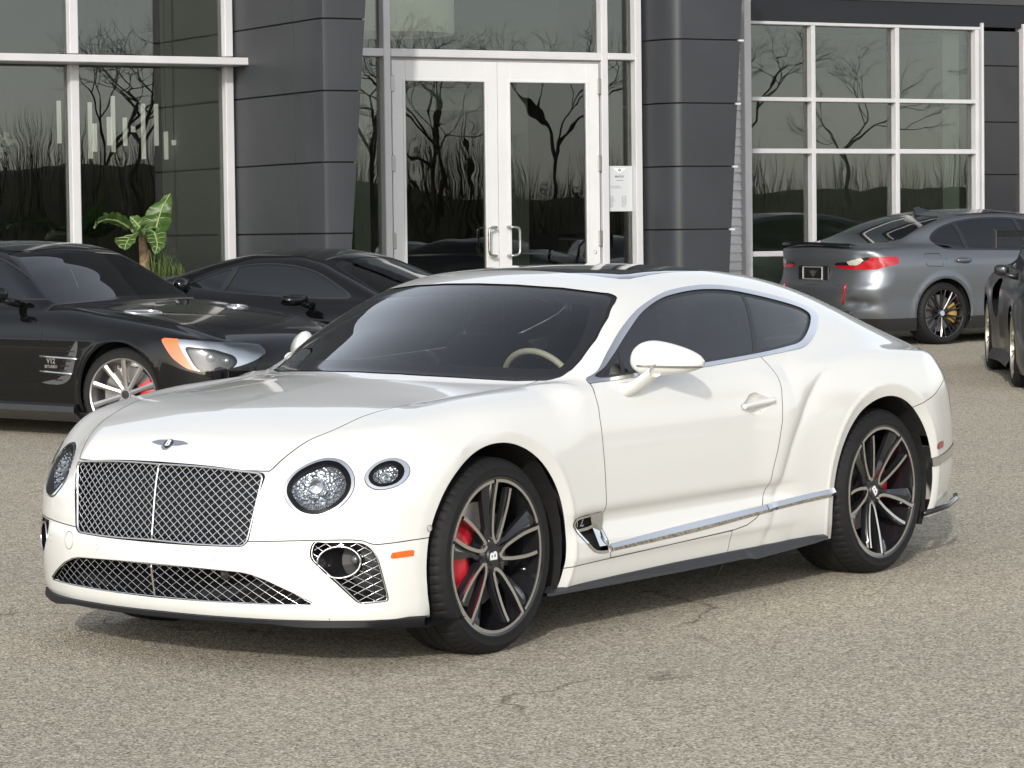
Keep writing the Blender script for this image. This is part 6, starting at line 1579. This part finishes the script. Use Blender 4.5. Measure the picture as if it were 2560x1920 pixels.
def build_winged():
    P = lambda lat, Z: CPOS[:2] + np.array([AX[0][0], AX[0][1]])*lat + np.array([AX[2][0], AX[2][1]])*Z
    root = thing('track_coupe', 'dark wide-hipped sports coupe with a tall rear wing cut off by the right edge', 'car')
    rz = heading_axes(185.3); fr = P(4.27, 25.95); f = np.array([math.cos(rz), math.sin(rz)]); l = np.array([-f[1], f[0]])
    o = fr + l*.90; root.location = (o[0], o[1], 0); root.rotation_euler = (0, 0, rz)
    B = winged_body(); XZ = lambda q: q[0][:, [0, 2]]
    ink = crom([(-1.72, .80), (-1.80, .86), (-1.93, .86), (-1.98, .74), (-1.93, .58), (-1.84, .52), (-1.76, .56), (-1.72, .68)], 3)
    spec = dict(xa=-2.9, xb=.3, half=.93, low=.13, arches=[(0, .335, .365), (-2.457, .345, .375)],
        ws=[(-.3, 1.23), (.42, 1.205), (.54, 1.17), (.66, .98), (.66, .93), (-.3, .95)], ws_x=(-1.5, -.3), rw=[(-.3, 1.20), (.3, 1.19), (.42, 1.05), (-.3, 1.03)], rw_x=(-3.2, -2.0),
        dlo=[(-.82, .96), (-1.1, 1.09), (-1.4, 1.17), (-1.7, 1.185), (-2.0, 1.15), (-2.25, 1.07), (-2.35, 1.0), (-2.0, .96), (-1.4, .945)], cab=(-2.2, -.5, .75), side_glass=DARKGL, rear_glass=DARKGL,
        cuts=[('intake', lambda q: np.maximum(sdpoly(XZ(q), ink), .6 - q[0][:, 1]))], lines=[(np.array([(-.72, .9), (-.75, .3)]), lambda q: .5 - q[0][:, 1])])
    pcs = car_shell(root, B, spec, MIDBLACK, CARGL)
    GOLD = mat('pale gold alloy', (.56, .52, .44), .28, .9)
    for sd in (1, -1):
        S = (lambda q: q) if sd > 0 else mirror
        part('side_intake', S(offset(pcs['intake'], -.08)), BLACKMATT, root)
        pod_mirror(root, -.95, .86, .97, MIDBLACK, sd, .13, .05, .05)
        sk = MB(); vv = []
        for x_ in np.linspace(-.42, -2.05, 8): y_ = float(B.W(np.array([x_]), np.array([.22]))[0]); vv += [(x_, sd*y_, .24), (x_, sd*(y_ + .05), .15), (x_, sd*(y_ + .05), .135), (x_, sd*(y_ - .1), .12)]
        sk.add(vv, [(i*4+k, i*4+k+1, (i+1)*4+k+1, (i+1)*4+k) for i in range(7) for k in range(3)]).build('side_skirt', BLACKSAT, root)
        hl = MB().ellipsoid((.50, sd*.72, .735), (.16, .10, .09), 18, 12); hl.build('headlamp', mat('silver lamp bowl', (.62, .63, .65), .15, .9), root, smooth=True)
        MB().bbox((.35 - .3, sd*.915 - .008, .62), (.12, sd*.915 + .012, .65), .004).build('side_repeater', mat('smoked lens', (.10, .09, .08), .2, coat=.6), root)
    # rear wing on two uprights
    w = MB(); v = []
    for y in np.linspace(-.84, .84, 15):
        for x_, z_ in ((-2.93, 1.225), (-3.02, 1.250), (-3.20, 1.262), (-3.28, 1.285), (-3.20, 1.245), (-3.02, 1.222)): v.append((x_, y, z_))
    w.add(v, [(i*6+k, i*6+(k+1) % 6, (i+1)*6+(k+1) % 6, (i+1)*6+k) for i in range(14) for k in range(6)]); wo = w.build('rear_wing', MIDBLACK, root, angle=35)
    for sd in (1, -1):
        MB().bbox((-3.30, sd*.845 - .008, 1.12), (-2.90, sd*.845 + .008, 1.295), .005).build('wing_end_plate', MIDBLACK, wo)
        MB().tube([(-2.95, sd*.42, .95), (-2.98, sd*.42, 1.15), (-3.08, sd*.42, 1.24)], [.02, .016, .014], 8).build('wing_upright', BLACKSAT, wo, smooth=True)
    for x, sd in ((0, 1), (0, -1), (-2.457, 1), (-2.457, -1)): spoke_wheel(root, (x, 0, .343), 0, .343, .28 if x == 0 else .33, .262, .90 if x == 0 else .955, 10, GOLD, GOLD, sd < 0, .10, .02, .03, BLACKSAT, mat('gold caliper paint', (.45, .30, .08), .35, .3))
    return root
# ------------------------------------------------------------------ planting in front of the left window
def at_bld(u, v, Y):
    d = AXB[2] + AXB[0]*(u - 1280)/FPX - AXB[1]*(v - 960)/FPX; return PB + d*((Y - PB[1])/d[1])

def leaf_material(name, a, b, tr=.35):
    m = bpy.data.materials.new(name); m.use_nodes = True; nt = m.node_tree; p = nt.nodes['Principled BSDF']; p.inputs['Roughness'].default_value = .38
    tc = nt.nodes.new('ShaderNodeTexCoord'); n = nt.nodes.new('ShaderNodeTexNoise'); n.inputs['Scale'].default_value = 9; n.inputs['Detail'].default_value = 4
    r = nt.nodes.new('ShaderNodeValToRGB'); r.color_ramp.elements[0].position = .3; r.color_ramp.elements[0].color = (*a, 1); r.color_ramp.elements[1].position = .7; r.color_ramp.elements[1].color = (*b, 1)
    nt.links.new(tc.outputs['Object'], n.inputs['Vector']); nt.links.new(n.outputs['Fac'], r.inputs[0]); nt.links.new(r.outputs[0], p.inputs['Base Color'])
    t = nt.nodes.new('ShaderNodeBsdfTranslucent'); nt.links.new(r.outputs[0], t.inputs['Color']); mx = nt.nodes.new('ShaderNodeMixShader'); mx.inputs[0].default_value = tr
    nt.links.new(p.outputs[0], mx.inputs[1]); nt.links.new(t.outputs[0], mx.inputs[2]); nt.links.new(mx.outputs[0], nt.nodes['Material Output'].inputs['Surface'])
    return m

def big_leaf(name, rib, width, side, m, veinm, parent, cup=.18, base=None):
    """broad ribbed leaf: rib = points from petiole joint to tip, side = direction of its width"""
    P = crom(rib, 6, False); n = len(P); side = np.array(side, float); v, f = [], []; K = 9
    for i, p in enumerate(P):
        t = i/(n - 1); w = width*(math.sin(math.pi*min(1, (t*.92 + .10)))**.75)*(1 - .25*t)
        T = P[min(i+1, n-1)] - P[max(i-1, 0)]; T /= np.linalg.norm(T); s = side - T*(side @ T); s /= np.linalg.norm(s); nn = np.cross(T, s)
        for k in range(K):
            q = (k/(K-1) - .5)*2
            back = -.16*width*abs(q)*(1 - t)*1.2
            rip = .010*math.sin(i*2.1 + abs(q)*2.5)*abs(q) + .006*math.sin(i*5 + k)
            v.append(p + s*q*w*.5 + T*back + nn*(cup*w*(abs(q)**1.5)*.5 + rip))
    for i in range(n-1):
        for k in range(K-1): f.append((i*K+k, i*K+k+1, (i+1)*K+k+1, (i+1)*K+k))
    o = MB().add(v, f).build(name, m, parent, smooth=True)
    vb = MB(); vb.tube(P + np.array([0, -.004, 0]), np.linspace(.010, .003, n), 6)
    for i in range(3, n-2, 3):
        for k0, sg in ((0, -1), (K-1, 1)):
            a = P[i]; b = np.array(v[min(i+3, n-1)*K + k0]); vb.tube([a, a*.5 + b*.5 + np.array([0, -.003, .006]), b*.96 + a*.04], [.005, .0035, .0015], 4)
    vb.build('leaf_veins', veinm, o, smooth=True)
    return o

def build_planting():
    k = .27125; L = leaf_material('elephant ear green', (.040, .085, .018), (.085, .16, .035)); V = mat('pale vein', (.25, .33, .13), .5)
    z = lambda x, y, Y: at_bld(x*k, 380 + y*k, Y)
    r = thing('elephant_ear_plant', 'tall elephant-ear plant with one big upright ribbed leaf beside the left window', 'plant', matrix=MBW)
    hub = z(1310, 790, -.75)
    def leaf(rib, w, side, cup=.2):
        P = [z(*q) for q in rib]; big_leaf('leaf', P, w, side, L, V, r, cup)
        st = MB(); st.tube(crom([hub, hub*.4 + P[0]*.6 + np.array([0, 0, .03]), P[0]], 4, False), [.016]*5 + [.011]*4, 8); st.build('leaf_stalk', mat('stalk green', (.10, .15, .05), .5), r, smooth=True)
    leaf([(1440, 700, -.72), (1462, 610, -.74), (1500, 500, -.76), (1572, 378, -.72)], .255, (.92, -.38, .25))
    leaf([(1190, 700, -.85), (1090, 640, -.92), (985, 622, -1.0), (905, 650, -1.05), (868, 706, -1.08)], .15, (.15, -.75, .62), .35)
    leaf([(1275, 735, -.85), (1200, 790, -.95), (1160, 850, -1.0), (1150, 905, -1.02)], .30, (.80, -.30, .55), .25)
    leaf([(1300, 715, -.70), (1268, 670, -.66), (1225, 620, -.62), (1195, 600, -.60)], .17, (.75, -.1, .66), .25)
    leaf([(1345, 735, -.68), (1350, 670, -.62), (1372, 600, -.58), (1388, 555, -.55)], .17, (.95, -.25, .1), .3)
    leaf([(1420, 740, -.80), (1440, 800, -.88), (1448, 870, -.94), (1425, 945, -.96)], .20, (.93, -.33, .1), .3)
    leaf([(1360, 745, -.66), (1440, 690, -.60), (1490, 680, -.58), (1515, 700, -.55)], .16, (.3, -.5, .8), .3)
    tr = MB(); a, b = z(1310, 800, -.75), z(1335, 1000, -.75); b2 = np.array([b[0], b[1], .02])
    tr.tube(crom([a + [0, 0, .02], (a*2+b)/3, (a+b*2)/3, b, b2], 4, False), [.026, .030, .034, .032, .038, .036, .040, .038, .042, .040, .045, .043, .046, .046, .05, .05, .05][:17], 10)
    tr.build('trunk', mat('scarred trunk', (.26, .17, .10), .8, noise=(22, .5), bump=.6), r, smooth=True)
    # strappy bedding plants along the foot of the window, one object per clump
    S = leaf_material('strappy green', (.075, .13, .03), (.20, .26, .10)); rr = np.random.default_rng(11)
    for nm, (px, py, n, hgt, spread) in (('fine dark grass clump arching at the foot of the big plant', (1480, 1010, 46, .36, .22)), ('low pale green bedding plant right of the big plant, nearest the coupe', (1640, 1080, 60, .17, .30))):
        c = z(px, py, -.8); c0 = np.array([c[0], c[1], max(.02, c[2] - hgt*.75)])
        t = thing('grass_clump', nm, 'plant', matrix=MBW)
        b = MB()
        for i in range(n):
            a = rr.uniform(0, 2*math.pi); s = spread*rr.uniform(.3, 1); h = hgt*rr.uniform(.6, 1.15); o = c0 + np.array([rr.normal(0, .04), rr.normal(0, .04), 0])
            d = np.array([math.cos(a), math.sin(a), 0]); w = np.array([-d[1], d[0], 0])*.007
            P = crom([o, o + d*s*.35 + [0, 0, h*.75], o + d*s*.75 + [0, 0, h], o + d*s*1.1 + [0, 0, h*.72]], 2, False); v = []
            for j, p in enumerate(P): q = w*(1 - j/len(P)); v += [p - q, p + q]
            b.add(v, [(2*j, 2*j+1, 2*j+3, 2*j+2) for j in range(len(P)-1)])
        stuff(b.build('leaf_blades', S, t))
        MB().lathe([(0, .0), (.12, .0), (.10, c0[2] + .02), (0, c0[2] + .02)], 14, 'z', (c0[0], c0[1], 0)).build('root_mound', mat('mulch', (.05, .035, .025), .9), t)

# ------------------------------------------------------------------ wooded bank across the road (seen in the glazing and the paintwork)
def bare_tree(seed, h):
    rr = np.random.default_rng(seed); tr, tw = MB(), MB()
    def branch(p, d, L, r, lev):
        q = p + d*L; mid = (p+q)/2 + rr.normal(0, L*.06, 3)
        (tr if lev < 2 else tw).tube([p, mid, q], [r, r*.82, r*.6], 5 if lev < 2 else 3, cap=False)
        if lev >= 6: return
        for i in range(3 if lev in (0, 1, 3, 4) else 2):
            nd = d*.8 + rr.normal(0, .40, 3); nd[2] = nd[2]*.7 + .18; nd /= np.linalg.norm(nd)
            branch(mid*.35 + q*.65 if i == 0 else q, nd, L*rr.uniform(.62, .80), r*.58, lev + 1)
    branch(np.zeros(3), np.array([0, 0, 1.]), h*.30, h*.013, 0)
    return tr, tw

def build_backdrop():
    BARK = mat('grey bark', (.055, .045, .038), .9); TWIG = mat('twig brown', (.045, .036, .030), .9)
    d = np.array([-.06, 1.0]); d /= np.linalg.norm(d); s = np.array([d[1], -d[0]]); o = np.array([-14., -9.])
    # grassy bank
    n, mrow = 90, 7; v = []; rr = np.random.default_rng(5)
    for i in range(n):
        u = -150 + 300*i/(n-1)
        for j in range(mrow):
            t = j/(mrow-1); p = o + d*(66 + 16*t) + s*u; v.append((p[0], p[1], -.05 + (4.2 + 1.2*math.sin(u*.05) + .5*math.sin(u*.21))*sstep(0, 1, t) + rr.normal(0, .08)*t))
    f = [(i*mrow+j, (i+1)*mrow+j, (i+1)*mrow+j+1, i*mrow+j+1) for i in range(n-1) for j in range(mrow-1)]
    structure(MB().add(v, f).build('grassy_bank', mat('dry grass bank', (.070, .062, .030), .9, noise=(.35, .55)), smooth=True))
    # distant scrub reading as one mass
    N_ = 26000; u = rr.uniform(-150, 150, N_); dd = rr.uniform(72, 90, N_); pos = o[None] + d[None]*dd[:, None] + s[None]*u[:, None]
    cl = .55 + .45*np.sin(u*.31) * np.sin(u*.83 + 1) + rr.uniform(-.2, .35, N_); hh = 1.2 + 2.6*np.clip(cl, .05, 1.4); z0 = 2.4 + .05*(dd - 72) + 1.1*np.sin(u*.05)
    ang = rr.uniform(0, 6.28, N_); ww = rr.uniform(.012, .05, N_); e_ = np.stack([np.cos(ang), np.sin(ang)], 1)*ww[:, None]; ln = rr.normal(0, .45, (N_, 2))
    Z = lambda q: np.asarray(q)[:, None]
    V = np.stack([np.hstack([pos - e_, Z(z0 - 2)]), np.hstack([pos + e_, Z(z0 - 2)]), np.hstack([pos + ln + e_*.3, Z(z0 + hh)])], 1).reshape(-1, 3)
    b = MB(); b.v = [V]; b.f = [(3*i, 3*i+1, 3*i+2) for i in range(N_)]
    stuff(b.build('scrub_woods', mat('brown scrub', (.040, .036, .024), .9, noise=(.6, .5))))
    protos = []
    for k, (sd, h) in enumerate(((1, 8.5), (2, 7.0), (3, 9.5))):
        tr, tw = bare_tree(sd, h); protos.append((tr.build('t', BARK), tw.build('w', TWIG)))
    extra_ = [(float(rr.uniform(-60, 55)), float(rr.uniform(73, 86)), int(rr.integers(0, 3))) for _ in range(14)]
    spots = [(-46, 80, 0), (-36, 74, 1), (-27, 82, 2), (-19, 76, 1), (-13, 80, 0), (-7, 84, 2), (-2, 75, 1), (4, 79, 0), (10, 83, 2), (17, 76, 0), (25, 80, 1), (34, 77, 2), (44, 82, 0)] + extra_
    for i, (u, t, k) in enumerate(spots):
        p = o + d*t + s*u
        r = thing('bare_tree', 'leafless tree on the bank across the road, mirrored in the showroom glass', 'tree', 'leafless trees on the bank', loc=(p[0], p[1], 2.6)); r.rotation_euler = (0, 0, i*1.7)
        for nm, q in zip(('trunk', 'crown'), protos[k]): c = q.copy(); COL.objects.link(c); c.name = nm; c.parent = r
    for a, b_ in protos:
        for q in (a, b_): bpy.data.objects.remove(q)

def build_far_cars(saloon):
    """pale cars across the lot that show in the lower panes"""
    W_ = mat('white car paint', (.62, .62, .61), .3, coat=1); names = ['white saloon across the lot, reflected low in the right window', 'white saloon parked beside the first one across the lot', 'white saloon at the far end of the row across the lot']
    for i, (x, y, rz) in enumerate(((-24.5, 17.5, 262), (-21.0, 18.2, 268), (-16.8, 18.8, 270))):
        c = copy_tree(saloon, None, names[i]); c['group'] = 'white cars across the lot'; c.location = (x, y, 0); c.rotation_euler = (0, 0, math.radians(rz))
        for ch in c.children:
            if ch.name.startswith('body_shell'):
                ch.material_slots[0].link = 'OBJECT'; ch.material_slots[0].material = W_
build_coupe()
build_building(); build_showroom_things()
build_roadster(); build_lowcoupe(); saloon = build_saloon(); build_winged()
build_planting(); build_backdrop(); build_far_cars(saloon)
